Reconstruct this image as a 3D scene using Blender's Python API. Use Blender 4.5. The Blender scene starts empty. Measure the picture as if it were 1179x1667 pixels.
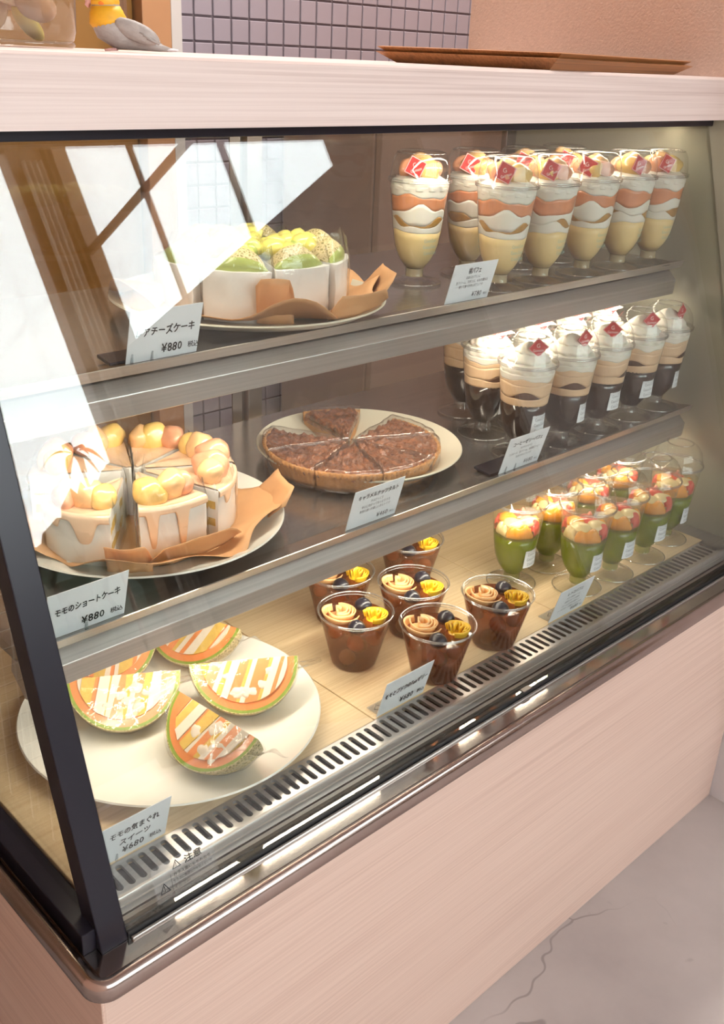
import bpy, bmesh, math, random
from mathutils import Vector, Matrix, noise as mnoise
PI = math.pi
R = math.radians
random.seed(7)
S = bpy.context.scene
COL = S.collection

# ------------------------------------------------------------------ camera
cam_d = bpy.data.cameras.new('camera')
cam_d.sensor_fit = 'HORIZONTAL'; cam_d.sensor_width = 36.0
cam_d.lens = 1631.8 * 36.0 / 1179.0
cam_d.clip_start = 0.02
cam = bpy.data.objects.new('camera', cam_d); COL.objects.link(cam)
_rot = Matrix.Rotation(-0.782297, 3, 'Z') @ Matrix.Rotation(1.144287, 3, 'X') @ Matrix.Rotation(0.0463703, 3, 'Z')
cam.matrix_world = Matrix.Translation((-0.30, -0.5756, 1.2)) @ _rot.to_4x4()
S.camera = cam

# ------------------------------------------------------------------ sky
W = bpy.data.worlds.new('overcast_sky'); S.world = W; W.use_nodes = True
bg = W.node_tree.nodes['Background']
bg.inputs[0].default_value = (0.90, 0.95, 1.0, 1); bg.inputs[1].default_value = 8.6

# ------------------------------------------------------------------ exposure
S.view_settings.view_transform = 'Standard'; S.view_settings.look = 'None'
S.view_settings.gamma = 1.0; S.view_settings.use_curve_mapping = False
S.view_settings.exposure = 0.0
S.cycles.max_bounces = 8; S.cycles.diffuse_bounces = 3; S.cycles.glossy_bounces = 5
S.cycles.transmission_bounces = 4; S.cycles.transparent_max_bounces = 32
S.cycles.caustics_reflective = False; S.cycles.caustics_refractive = False
S.cycles.sample_clamp_indirect = 4.0
S.cycles.use_adaptive_sampling = True; S.cycles.adaptive_threshold = 0.03

# ------------------------------------------------------------------ helpers
def srgb(r, g, b):
    f = lambda c: ((c / 255.0 + 0.055) / 1.055) ** 2.4 if c > 10.31 else c / 255.0 / 12.92
    return (f(r), f(g), f(b), 1.0)

class NT:
    def __init__(s, name):
        s.m = bpy.data.materials.new(name); s.m.use_nodes = True
        s.t = s.m.node_tree; s.n = s.t.nodes; s.l = s.t.links
        s.p = s.n.get('Principled BSDF'); s.out = s.n.get('Material Output')
    def new(s, typ, **kw):
        n = s.n.new(typ)
        for k, v in kw.items(): setattr(n, k, v)
        return n
    def link(s, a, b): s.l.new(a, b)
    def coord(s, scale=(1, 1, 1), rot=(0, 0, 0)):
        tc = s.new('ShaderNodeTexCoord'); mp = s.new('ShaderNodeMapping')
        mp.inputs['Scale'].default_value = scale; mp.inputs['Rotation'].default_value = rot
        s.link(tc.outputs['Object'], mp.inputs['Vector']); return mp.outputs['Vector']
    def noise(s, vec, scale, detail=3, rough=0.55):
        n = s.new('ShaderNodeTexNoise'); n.inputs['Scale'].default_value = scale
        n.inputs['Detail'].default_value = detail; n.inputs['Roughness'].default_value = rough
        s.link(vec, n.inputs['Vector']); return n.outputs['Fac']
    def ramp(s, fac, stops):
        r = s.new('ShaderNodeValToRGB'); e = r.color_ramp.elements
        e[0].position, e[0].color = stops[0]; e[1].position, e[1].color = stops[-1]
        for p, c in stops[1:-1]:
            k = e.new(p); k.color = c
        s.link(fac, r.inputs['Fac']); return r.outputs['Color']
    def bump(s, fac, strength, dist=0.002):
        b = s.new('ShaderNodeBump'); b.inputs['Strength'].default_value = strength
        b.inputs['Distance'].default_value = dist; s.link(fac, b.inputs['Height'])
        s.link(b.outputs['Normal'], s.p.inputs['Normal'])

def mat(name, col, rough=0.5, metal=0.0, var=0.0, vscale=60, bump=0.0, bscale=200, coat=0.0, sss=0.0, stretch=(1, 1, 1), emit=None, es=0, bdist=0.002, spec=0.5):
    t = NT(name); p = t.p
    p.inputs['Base Color'].default_value = col; p.inputs['Roughness'].default_value = rough
    p.inputs['Metallic'].default_value = metal; p.inputs['Coat Weight'].default_value = coat
    p.inputs['Specular IOR Level'].default_value = spec
    p.inputs['Coat Roughness'].default_value = 0.08
    if sss:
        p.inputs['Subsurface Weight'].default_value = sss
        p.inputs['Subsurface Radius'].default_value = (0.01, 0.006, 0.004)
        p.inputs['Subsurface Scale'].default_value = 0.5
    v = t.coord(stretch) if (var or bump) else None
    if var:
        c2 = tuple(max(0, x * (1 - var)) for x in col[:3]) + (1,)
        c3 = tuple(min(1, x * (1 + var * 0.5)) for x in col[:3]) + (1,)
        t.link(t.ramp(t.noise(v, vscale, 4), [(0.3, c2), (0.7, c3)]), p.inputs['Base Color'])
    if bump: t.bump(t.noise(v, bscale, 4), bump, bdist)
    if emit:
        p.inputs['Emission Color'].default_value = emit; p.inputs['Emission Strength'].default_value = es
    return t.m

def wood(name, base, dark, axis=0, scale=1.0, rough=0.45, strength=1.0):
    t = NT(name); p = t.p
    sc = [230 * scale] * 3; sc[axis] = 1.4 * scale
    v = t.coord(tuple(sc))
    n1 = t.noise(v, 1.6, 4, 0.6)
    sc2 = [9 * scale] * 3; sc2[axis] = 0.35 * scale
    n2 = t.noise(t.coord(tuple(sc2)), 1.5, 3)
    mx = t.new('ShaderNodeMath', operation='MULTIPLY_ADD'); mx.inputs[1].default_value = 0.62
    t.link(n1, mx.inputs[0])
    m2 = t.new('ShaderNodeMath', operation='MULTIPLY'); m2.inputs[1].default_value = 0.38
    t.link(n2, m2.inputs[0]); t.link(m2.outputs[0], mx.inputs[2])
    mid = tuple(b + (d - b) * 0.35 for b, d in zip(base, dark))
    t.link(t.ramp(mx.outputs[0], [(0.34, dark), (0.48, mid), (0.60, base)]), p.inputs['Base Color'])
    p.inputs['Roughness'].default_value = rough
    t.bump(n1, 0.08 * strength, 0.001)
    return t.m

def clear(name, tint=(1, 1, 1, 1), f0=0.04, rough=0.0, bump=0.0, bscale=120, haze=0.0, hazecol=(1, 1, 1, 1), stretch=(1, 1, 1), fmax=0.9):
    """thin clear sheet: see-through with a Fresnel-weighted mirror; viewer independent of ray type"""
    t = NT(name); t.n.remove(t.p)
    tr = t.new('ShaderNodeBsdfTransparent'); tr.inputs[0].default_value = tint
    gl = t.new('ShaderNodeBsdfGlossy'); gl.inputs['Roughness'].default_value = rough
    lw = t.new('ShaderNodeLayerWeight'); lw.inputs['Blend'].default_value = 0.5
    pw = t.new('ShaderNodeMath', operation='POWER'); pw.inputs[1].default_value = 5.0
    t.link(lw.outputs['Facing'], pw.inputs[0])
    ma = t.new('ShaderNodeMath', operation='MULTIPLY_ADD'); ma.inputs[1].default_value = fmax - f0; ma.inputs[2].default_value = f0
    t.link(pw.outputs[0], ma.inputs[0])
    mix = t.new('ShaderNodeMixShader'); t.link(ma.outputs[0], mix.inputs[0])
    a = tr.outputs[0]
    if haze:
        df = t.new('ShaderNodeBsdfDiffuse'); df.inputs[0].default_value = hazecol
        m0 = t.new('ShaderNodeMixShader'); m0.inputs[0].default_value = haze
        t.link(tr.outputs[0], m0.inputs[1]); t.link(df.outputs[0], m0.inputs[2]); a = m0.outputs[0]
    t.link(a, mix.inputs[1]); t.link(gl.outputs[0], mix.inputs[2]); t.link(mix.outputs[0], t.out.inputs[0])
    if bump:
        b = t.new('ShaderNodeBump'); b.inputs['Strength'].default_value = bump; b.inputs['Distance'].default_value = 0.003
        t.link(t.noise(t.coord(stretch), bscale, 3), b.inputs['Height'])
        t.link(b.outputs[0], gl.inputs['Normal']); t.link(b.outputs[0], lw.inputs['Normal'])
    return t.m

def jelly(name, tint, dcol, solid=0.5, rough=0.05):
    """translucent set jelly: coloured see-through mixed with scattering, clear gloss on top"""
    t = NT(name); t.n.remove(t.p)
    tr = t.new('ShaderNodeBsdfTransparent'); tr.inputs[0].default_value = tint
    df = t.new('ShaderNodeBsdfDiffuse'); df.inputs[0].default_value = dcol
    tl = t.new('ShaderNodeBsdfTranslucent'); tl.inputs[0].default_value = dcol
    m1 = t.new('ShaderNodeMixShader'); m1.inputs[0].default_value = 0.4
    t.link(df.outputs[0], m1.inputs[1]); t.link(tl.outputs[0], m1.inputs[2])
    m0 = t.new('ShaderNodeMixShader'); m0.inputs[0].default_value = solid
    t.link(tr.outputs[0], m0.inputs[1]); t.link(m1.outputs[0], m0.inputs[2])
    gl = t.new('ShaderNodeBsdfGlossy'); gl.inputs['Roughness'].default_value = rough
    mx = t.new('ShaderNodeMixShader'); mx.inputs[0].default_value = 0.05
    t.link(m0.outputs[0], mx.inputs[1]); t.link(gl.outputs[0], mx.inputs[2]); t.link(mx.outputs[0], t.out.inputs[0])
    return t.m

# mesh collector ----------------------------------------------------
class MB:
    def __init__(s): s.v = []; s.f = []
    def add(s, vs, fs):
        o = len(s.v); s.v += [tuple(v) for v in vs]; s.f += [tuple(i + o for i in f) for f in fs]; return s
    def box(s, x0, x1, y0, y1, z0, z1):
        return s.add([(x0, y0, z0), (x1, y0, z0), (x1, y1, z0), (x0, y1, z0), (x0, y0, z1), (x1, y0, z1), (x1, y1, z1), (x0, y1, z1)],
                     [(0, 3, 2, 1), (4, 5, 6, 7), (0, 1, 5, 4), (1, 2, 6, 5), (2, 3, 7, 6), (3, 0, 4, 7)])
    def hexa(s, p):
        return s.add(p, [(0, 3, 2, 1), (4, 5, 6, 7), (0, 1, 5, 4), (1, 2, 6, 5), (2, 3, 7, 6), (3, 0, 4, 7)])
    def prism(s, pts, a, b, axis='x'):
        """closed polygon extruded from a to b along axis; pts are the two other coordinates in order"""
        n = len(pts)
        mk = {'x': lambda p, t: (t, p[0], p[1]), 'y': lambda p, t: (p[0], t, p[1]), 'z': lambda p, t: (p[0], p[1], t)}[axis]
        vs = [mk(p, a) for p in pts] + [mk(p, b) for p in pts]
        return s.add(vs, [tuple(range(n - 1, -1, -1)), tuple(range(n, 2 * n))] + [(i, (i + 1) % n, (i + 1) % n + n, i + n) for i in range(n)])
    def lathe(s, prof, seg=32, cap0=True, cap1=True, mod=None):
        o = []
        for k, (r, z) in enumerate(prof):
            for i in range(seg):
                a = 2 * PI * i / seg; q = r * (mod(a, z, k) if mod else 1)
                o.append((q * math.cos(a), q * math.sin(a), z))
        fs = [(k * seg + i, k * seg + (i + 1) % seg, (k + 1) * seg + (i + 1) % seg, (k + 1) * seg + i) for k in range(len(prof) - 1) for i in range(seg)]
        if cap0: fs.append(tuple(range(seg - 1, -1, -1)))
        if cap1: fs.append(tuple((len(prof) - 1) * seg + i for i in range(seg)))
        return s.add(o, fs)
    def tube(s, path, rad, seg=8, closed=False):
        P = [Vector(p) for p in path]; n = len(P); o = []
        up = Vector((0.13, 0.27, 1)).normalized()
        for k in range(n):
            if closed: d = P[(k + 1) % n] - P[k - 1]
            else: d = P[min(k + 1, n - 1)] - P[max(k - 1, 0)]
            d.normalize(); a = d.cross(up)
            if a.length < 1e-4: a = d.cross(Vector((1, 0, 0)))
            a.normalize(); b = d.cross(a)
            r = rad[k] if isinstance(rad, (list, tuple)) else rad
            for i in range(seg):
                t = 2 * PI * i / seg; o.append(P[k] + a * (r * math.cos(t)) + b * (r * math.sin(t)))
        m = n if closed else n - 1
        fs = [(k * seg + i, k * seg + (i + 1) % seg, ((k + 1) % n) * seg + (i + 1) % seg, ((k + 1) % n) * seg + i) for k in range(m) for i in range(seg)]
        if not closed: fs += [tuple(range(seg - 1, -1, -1)), tuple((n - 1) * seg + i for i in range(seg))]
        return s.add(o, fs)
    def ring(s, r, z, t, seg=40, ts=6, squash=1.0):
        return s.tube([(r * math.cos(2 * PI * i / seg), r * math.sin(2 * PI * i / seg), z) for i in range(seg)], t, ts, True)
    def grid(s, fn, nu, nv, closeu=False):
        o = [fn(i / (nu if closeu else nu - 1), j / (nv - 1)) for j in range(nv) for i in range(nu)]
        m = nu if closeu else nu - 1
        return s.add(o, [(j * nu + i, j * nu + (i + 1) % nu, (j + 1) * nu + (i + 1) % nu, (j + 1) * nu + i) for j in range(nv - 1) for i in range(m)])
    def blob(s, c, rad, seed=0, amp=0.18, freq=1.6, sub=2, rot=None):
        bm = bmesh.new(); bmesh.ops.create_icosphere(bm, subdivisions=sub, radius=1.0)
        M = rot if rot is not None else Matrix.Identity(3)
        vs = []
        for v in bm.verts:
            d = 1 + amp * mnoise.noise(v.co * freq + Vector((seed * 7.3, seed * 3.1, seed)))
            q = M @ Vector((v.co.x * rad[0] * d, v.co.y * rad[1] * d, v.co.z * rad[2] * d)); vs.append((q.x + c[0], q.y + c[1], q.z + c[2]))
        fs = [tuple(v.index for v in f.verts) for f in bm.faces]; bm.free()
        return s.add(vs, fs)
    def build(s, name, m, parent=None, smooth=False, bevel=0.0, auto=None, solid=0.0, segs=2):
        me = bpy.data.meshes.new(name); me.from_pydata(s.v, [], s.f); me.update()
        bm = bmesh.new(); bm.from_mesh(me); bmesh.ops.recalc_face_normals(bm, faces=bm.faces)
        if bevel: bmesh.ops.bevel(bm, geom=[e for e in bm.edges if len(e.link_faces) == 2 and e.calc_face_angle(0) > 0.35], offset=bevel, segments=segs, profile=0.5, affect='EDGES', clamp_overlap=True)
        bm.to_mesh(me); bm.free()
        if smooth:
            for p in me.polygons: p.use_smooth = True
            if auto: me.set_sharp_from_angle(angle=R(auto))
        me.materials.append(M[m] if isinstance(m, str) else m)
        o = bpy.data.objects.new(name, me); COL.objects.link(o)
        if parent is not None: o.parent = parent
        if solid:
            md = o.modifiers.new('thickness', 'SOLIDIFY'); md.thickness = solid; md.offset = 0
        return o

def tag(o, label=None, cat=None, group=None, kind=None):
    if label: o['label'] = label
    if cat: o['category'] = cat
    if group: o['group'] = group
    if kind: o['kind'] = kind
    return o
def thing(name, label, cat, loc=(0, 0, 0), rz=0.0, group=None):
    o = bpy.data.objects.new(name, None); COL.objects.link(o); o.empty_display_size = 0.02
    o.location = loc; o.rotation_euler = (0, 0, rz)
    return tag(o, label, cat, group)
def struct(mb, name, m, **k): return tag(mb.build(name, m, **k), kind='structure')
def copy_tree(o, parent=None):
    c = o.copy(); COL.objects.link(c); c.parent = parent
    for ch in list(o.children): copy_tree(ch, c)
    return c

# lettering ---------------------------------------------------------
_tc = bpy.data.curves.new('lettering', 'FONT'); _to = bpy.data.objects.new('lettering', _tc); COL.objects.link(_to)
_glyph = {}
def glyph(ch):
    if ch not in _glyph:
        _tc.body = ch; _tc.resolution_u = 2; _tc.size = 1.0
        bpy.context.view_layer.update()
        me = bpy.data.meshes.new_from_object(_to.evaluated_get(bpy.context.evaluated_depsgraph_get()))
        vs = [tuple(v.co) for v in me.vertices]; fs = [tuple(p.vertices) for p in me.polygons]; bpy.data.meshes.remove(me)
        w = (max([v[0] for v in vs]) if vs else 0.3)
        _glyph[ch] = (vs, fs, w)
    return _glyph[ch]
def write(mb, text, cx, cy, width, size, put, hand=0.0, bold=0.0, slope=0.0, seed=1):
    """write text centred at cx on baseline cy, squeezed to width; put(u, v) places a flat point in space"""
    rnd = random.Random(seed); x = 0; items = []
    for ch in text:
        if ch == ' ': x += 0.35; continue
        vs, fs, w = glyph(ch); x0 = min(v[0] for v in vs)
        adv = 1.0 if ord(ch) > 0x2e80 else (w - x0) + 0.12
        off = 0 if ord(ch) > 0x2e80 else -x0
        items.append((vs, fs, x + off, adv)); x += adv
    tot = x; sx = width / max(tot, 1e-6)
    for vs, fs, ox, adv in items:
        a = rnd.uniform(-1, 1) * hand; dy = rnd.uniform(-1, 1) * hand * 0.25; k = 1 + rnd.uniform(-1, 1) * hand * 0.5
        ca, sa = math.cos(a), math.sin(a); out = []
        for v in vs:
            u, w_ = v[0] - 0.5 * adv, v[1] - 0.35
            u, w_ = (u * ca - w_ * sa) * k, (u * sa + w_ * ca) * k
            U = (u + ox + 0.5 * adv - tot / 2) * sx; V = (w_ + 0.35 + dy) * size
            out.append(put(cx + U, cy + V + slope * U))
        mb.add(out, fs)
        if bold:
            for (dx, dz) in ((bold, 0), (0, bold)):
                out2 = []
                for v in vs:
                    u, w_ = v[0] - 0.5 * adv, v[1] - 0.35
                    u, w_ = (u * ca - w_ * sa) * k, (u * sa + w_ * ca) * k
                    U = (u + ox + 0.5 * adv - tot / 2) * sx + dx; V = (w_ + 0.35 + dy) * size + dz
                    out2.append(put(cx + U, cy + V + slope * U))
                mb.add(out2, fs)

# ------------------------------------------------------------------ materials
M = {}
M['fascia'] = wood('pink_ash_laminate', srgb(229, 209, 201), srgb(205, 180, 171), 0, 1.15, 0.42)
M['panel'] = wood('pink_oak_laminate', srgb(222, 192, 176), srgb(200, 166, 150), 0, 1.0, 0.42)
M['side_panel'] = wood('pink_oak_side_laminate', srgb(222, 190, 172), srgb(200, 164, 146), 1, 1.0, 0.42)
M['deck'] = wood('pale_deck_laminate', srgb(238, 210, 168), srgb(216, 184, 140), 0, 1.2, 0.4)
M['steel'] = mat('brushed_steel', srgb(206, 200, 195), 0.34, 0.82, var=0.12, vscale=3, stretch=(1, 120, 120), bump=0.06, bscale=2)
M['polish'] = mat('polished_steel', srgb(205, 196, 190), 0.09, 1.0, var=0.1, vscale=9)
M['rim'] = mat('satin_steel_rim', srgb(190, 172, 164), 0.2, 1.0, var=0.12, vscale=14)
M['shelf'] = mat('shelf_steel', srgb(186, 181, 178), 0.22, 0.86, var=0.1, vscale=2, stretch=(1, 60, 60))
M['alu'] = mat('grey_aluminium', srgb(150, 142, 138), 0.35, 1.0)
M['black'] = mat('black_lacquer', srgb(34, 31, 40), 0.28, 0, spec=0.4)
M['rubber'] = mat('black_rubber', srgb(30, 29, 30), 0.45, 0, var=0.2, vscale=90)
M['dark'] = mat('void_shade', srgb(38, 34, 32), 0.7)  # shade of the hollow base put into a near-black colour
M['endpanel'] = mat('grey_green_panel', srgb(178, 174, 156), 0.25, 0, var=0.04, vscale=3, coat=0.3)
M['glass'] = clear('showcase_glass', (0.97, 0.985, 0.97, 1), 0.085, 0.0)
M['door_glass'] = clear('rear_glass', (0.9, 0.9, 0.9, 1), 0.05, 0.0)
M['plastic'] = clear('clear_cup_plastic', (0.985, 0.985, 0.98, 1), 0.06, 0.03, fmax=0.85)
M['ridge'] = clear('clear_cup_rim_plastic', (0.93, 0.93, 0.92, 1), 0.28, 0.05, haze=0.06)
M['film'] = clear('crinkled_film', (0.985, 0.98, 0.975, 1), 0.06, 0.07, bump=0.8, bscale=60, haze=0.012)
M['melon_film'] = clear('loose_melon_film', (0.985, 0.98, 0.975, 1), 0.035, 0.09, bump=0.6, bscale=60, haze=0.01)
M['tart_film'] = clear('tight_tart_film', (0.97, 0.965, 0.96, 1), 0.10, 0.06, bump=1.0, bscale=38, haze=0.02)
M['stiff_film'] = clear('stiff_cake_film', (0.985, 0.98, 0.97, 1), 0.06, 0.05, bump=0.35, bscale=25, haze=0.012)
M['floor'] = None
t = NT('concrete_floor'); v = t.coord()
_base = t.ramp(t.noise(v, 3.2, 6, 0.6), [(0.3, srgb(172, 161, 158)), (0.55, srgb(188, 177, 173)), (0.75, srgb(198, 187, 183))])
_nd = t.new('ShaderNodeTexNoise'); _nd.inputs['Scale'].default_value = 9; t.link(v, _nd.inputs['Vector'])
_mv = t.new('ShaderNodeVectorMath', operation='MULTIPLY_ADD'); _mv.inputs[1].default_value = (0.12, 0.12, 0.12)
t.link(_nd.outputs['Color'], _mv.inputs[0]); t.link(v, _mv.inputs[2])
_vo = t.new('ShaderNodeTexVoronoi', feature='DISTANCE_TO_EDGE'); _vo.inputs['Scale'].default_value = 3.2; t.link(_mv.outputs[0], _vo.inputs['Vector'])
_ck = t.ramp(_vo.outputs['Distance'], [(0.0, (1, 1, 1, 1)), (0.0035, (1, 1, 1, 1)), (0.008, (0, 0, 0, 1))])
_mk = t.ramp(t.noise(v, 2.3, 2), [(0.50, (0, 0, 0, 1)), (0.62, (0.55, 0.55, 0.55, 1))])
_mm = t.new('ShaderNodeMath', operation='MULTIPLY'); t.link(_ck, _mm.inputs[0]); t.link(_mk, _mm.inputs[1])
_sp = t.ramp(t.noise(v, 26, 2), [(0.72, (0, 0, 0, 1)), (0.80, (0.35, 0.35, 0.35, 1))])
_mx2 = t.new('ShaderNodeMath', operation='MAXIMUM'); t.link(_mm.outputs[0], _mx2.inputs[0]); t.link(_sp, _mx2.inputs[1])
_mc = t.new('ShaderNodeMixRGB'); _mc.inputs[2].default_value = srgb(120, 108, 104); t.link(_mx2.outputs[0], _mc.inputs[0]); t.link(_base, _mc.inputs[1])
t.link(_mc.outputs[0], t.p.inputs['Base Color'])
t.p.inputs['Roughness'].default_value = 0.55; t.bump(t.noise(v, 40, 5), 0.12, 0.002); M['floor'] = t.m
M['plaster'] = mat('white_plaster', srgb(214, 208, 210), 0.75, 0, var=0.05, vscale=20, bump=0.25, bscale=180)
M['beige'] = mat('beige_wallpaper', srgb(214, 184, 168), 0.7, 0, var=0.06, vscale=120, bump=0.6, bscale=260, bdist=0.003)
M['tile'] = mat('lilac_grey_tile', srgb(156, 147, 156), 0.3, 0, var=0.05, vscale=4)
M['grout'] = mat('dark_grout', srgb(110, 99, 105), 0.85)
M['ctile'] = mat('brown_wall_tile', srgb(110, 84, 64), 0.35, 0, var=0.25, vscale=6)
M['cgrout'] = mat('pale_grout', srgb(190, 182, 172), 0.85)
M['brown'] = mat('mustard_brown_board', srgb(150, 106, 48), 0.5, 0, var=0.08, vscale=6)
M['tan'] = mat('tan_board', srgb(190, 140, 98), 0.5, 0, var=0.06, vscale=6)
M['woodtrim'] = wood('dark_wood_trim', srgb(126, 92, 66), srgb(92, 64, 44), 2, 0.6, 0.5)
M['whiteframe'] = mat('pale_window_frame', srgb(205, 200, 195), 0.5)
M['fridge'] = mat('taupe_steel_door', srgb(172, 154, 140), 0.35, 0.3, var=0.05, vscale=3)
M['plate'] = mat('cream_glazed_plate', srgb(243, 238, 226), 0.16, 0, coat=0.4)
M['dullplate'] = mat('oatmeal_plate', srgb(222, 212, 190), 0.3, 0, coat=0.2)
M['card'] = mat('white_price_card', srgb(236, 236, 238), 0.55)
M['ink'] = mat('black_ink', srgb(40, 38, 42), 0.6)
M['greyink'] = mat('grey_ink', srgb(96, 92, 96), 0.6)
M['clip'] = clear('clear_clip', (0.9, 0.92, 0.93, 1), 0.12, 0.05, haze=0.12)
M['kraft'] = mat('kraft_paper', srgb(216, 162, 112), 0.65, 0, var=0.08, vscale=22, bump=0.2, bscale=60)
M['cream'] = mat('whipped_cream', srgb(242, 234, 220), 0.5, 0, sss=0.15)
M['wrapcream'] = mat('white_cheese_cream', srgb(238, 234, 228), 0.45, 0, bump=0.25, bscale=30, bdist=0.004)
M['custard'] = mat('custard_pudding', srgb(246, 214, 150), 0.32, 0, var=0.05, vscale=40)
M['compote'] = mat('peach_compote', srgb(228, 150, 106), 0.25, 0, var=0.14, vscale=70, coat=0.3)
M['sponge'] = mat('sponge_cake', srgb(214, 160, 70), 0.75, 0, var=0.2, vscale=160, bump=0.5, bscale=300)
M['peach'] = mat('peach_piece', srgb(242, 192, 136), 0.26, 0, var=0.16, vscale=45, coat=0.4)
M['peachpink'] = mat('pink_peach_piece', srgb(234, 164, 126), 0.28, 0, var=0.2, vscale=60, coat=0.4)
M['peachyellow'] = mat('yellow_peach_piece', srgb(240, 198, 118), 0.26, 0, var=0.14, vscale=50, coat=0.4)
M['glaze'] = mat('peach_glaze', srgb(244, 206, 172), 0.22, 0, coat=0.5)
M['flag'] = mat('red_flag_card', srgb(206, 52, 52), 0.4, 0)
M['flagink'] = mat('pale_pink_print', srgb(250, 220, 214), 0.5)
M['coffee'] = mat('coffee_jelly', srgb(46, 33, 28), 0.12, 0, coat=0.5)
M['mocha'] = mat('mocha_cream', srgb(232, 196, 158), 0.45, 0, var=0.06, vscale=60)
M['cocoa'] = mat('cocoa_sponge', srgb(96, 66, 48), 0.8, 0, var=0.3, vscale=200)
M['greenjelly'] = jelly('green_melon_jelly', (0.62, 0.72, 0.16, 1), srgb(150, 164, 34), 0.55)
M['clearjelly'] = jelly('clear_jelly', (0.97, 0.95, 0.86, 1), srgb(245, 232, 190), 0.12)
M['orange'] = mat('orange_segment', srgb(255, 166, 30), 0.25, 0, var=0.14, vscale=90, coat=0.4)
M['berry'] = mat('strawberry_piece', srgb(228, 60, 58), 0.3, 0, var=0.2, vscale=120, coat=0.4)
M['berrypink'] = mat('strawberry_inside', srgb(250, 160, 148), 0.3, 0, var=0.12, vscale=90, coat=0.4)
M['pear'] = mat('pale_fruit_piece', srgb(246, 226, 178), 0.3, 0, coat=0.4)
M['teajelly'] = jelly('amber_tea_jelly', (0.62, 0.34, 0.17, 1), srgb(140, 86, 54), 0.40)
M['rose'] = mat('peach_rose_petal', srgb(240, 190, 130), 0.3, 0, var=0.1, vscale=90, coat=0.3)
M['roseyellow'] = mat('yellow_rose_petal', srgb(248, 200, 46), 0.3, 0, var=0.1, vscale=90, coat=0.3)
M['blueberry'] = mat('blueberry_skin', srgb(38, 36, 48), 0.3, 0, var=0.25, vscale=60, coat=0.3)
M['grape'] = mat('green_grape', srgb(176, 160, 70), 0.3, 0, coat=0.3)
M['print'] = mat('pale_blue_print', srgb(160, 196, 186), 0.5)
M['sticker'] = mat('white_sticker', srgb(232, 234, 236), 0.5)
M['nuts'] = mat('caramel_nuts', srgb(156, 96, 62), 0.32, 0, var=0.6, vscale=130, bump=1.0, bscale=130, bdist=0.006, coat=0.3)
M['crust'] = mat('tart_crust', srgb(206, 146, 88), 0.6, 0, var=0.3, vscale=60, bump=0.5, bscale=120)
M['flesh'] = mat('orange_melon_flesh', srgb(230, 142, 84), 0.3, 0, var=0.1, vscale=40, coat=0.3)
M['rindgreen'] = mat('melon_rind_green', srgb(140, 160, 60), 0.45, 0, var=0.2, vscale=60)
M['melongreen'] = mat('green_melon_flesh', srgb(172, 184, 96), 0.28, 0, var=0.15, vscale=40, coat=0.4)
M['melonyellow'] = mat('yellow_melon_piece', srgb(226, 214, 112), 0.28, 0, var=0.12, vscale=50, coat=0.4)
t = NT('netted_melon_skin'); vo = t.new('ShaderNodeTexVoronoi', feature='DISTANCE_TO_EDGE'); vo.inputs['Scale'].default_value = 260
t.link(t.coord(), vo.inputs['Vector'])
t.link(t.ramp(vo.outputs['Distance'], [(0.0, srgb(214, 196, 150)), (0.12, srgb(196, 176, 124)), (0.3, srgb(128, 122, 64))]), t.p.inputs['Base Color'])
t.p.inputs['Roughness'].default_value = 0.6; M['net'] = t.m
M['slicesponge'] = mat('yellow_sponge', srgb(220, 180, 88), 0.7, 0, var=0.12, vscale=140, bump=0.3, bscale=300)
M['sandcream'] = mat('sandwich_cream', srgb(226, 211, 190), 0.5, 0, var=0.05, vscale=80)
M['traywood'] = wood('brown_tray_wood', srgb(186, 128, 80), srgb(128, 82, 48), 0, 1.0, 0.45)
M['birdgrey'] = mat('grey_bird_body', srgb(168, 158, 152), 0.6, 0, var=0.12, vscale=120, bump=0.3, bscale=260)
M['birdyellow'] = mat('orange_yellow_head', srgb(236, 172, 36), 0.55, 0, var=0.15, vscale=60)
M['birdcheek'] = mat('orange_cheek', srgb(240, 130, 40), 0.6)
M['birdpink'] = mat('pink_beak', srgb(226, 170, 160), 0.5)
M['eye'] = mat('black_eye', srgb(20, 18, 18), 0.15)
M['jarglass'] = clear('jar_glass', (0.93, 0.92, 0.9, 1), 0.08, 0.02, haze=0.06, hazecol=(0.8, 0.76, 0.72, 1))
M['cookie'] = mat('pale_cookie', srgb(206, 168, 132), 0.7, 0, var=0.15, vscale=60)
M['lemon'] = mat('yellow_label', srgb(238, 214, 96), 0.5)
M['led'] = mat('warm_led', srgb(255, 240, 215), 0.4, 0, emit=(1.0, 0.86, 0.66, 1), es=30)
M['leaf'] = mat('dark_palm_leaf', srgb(46, 62, 40), 0.5, 0, var=0.2, vscale=20)
M['pot'] = mat('clay_pot', srgb(120, 82, 60), 0.7)
M['street'] = mat('outdoor_paving', srgb(150, 146, 140), 0.8, 0, var=0.1, vscale=3)
M['curtain'] = mat('pale_curtain', srgb(196, 180, 166), 0.8, 0, var=0.1, vscale=10)
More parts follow.
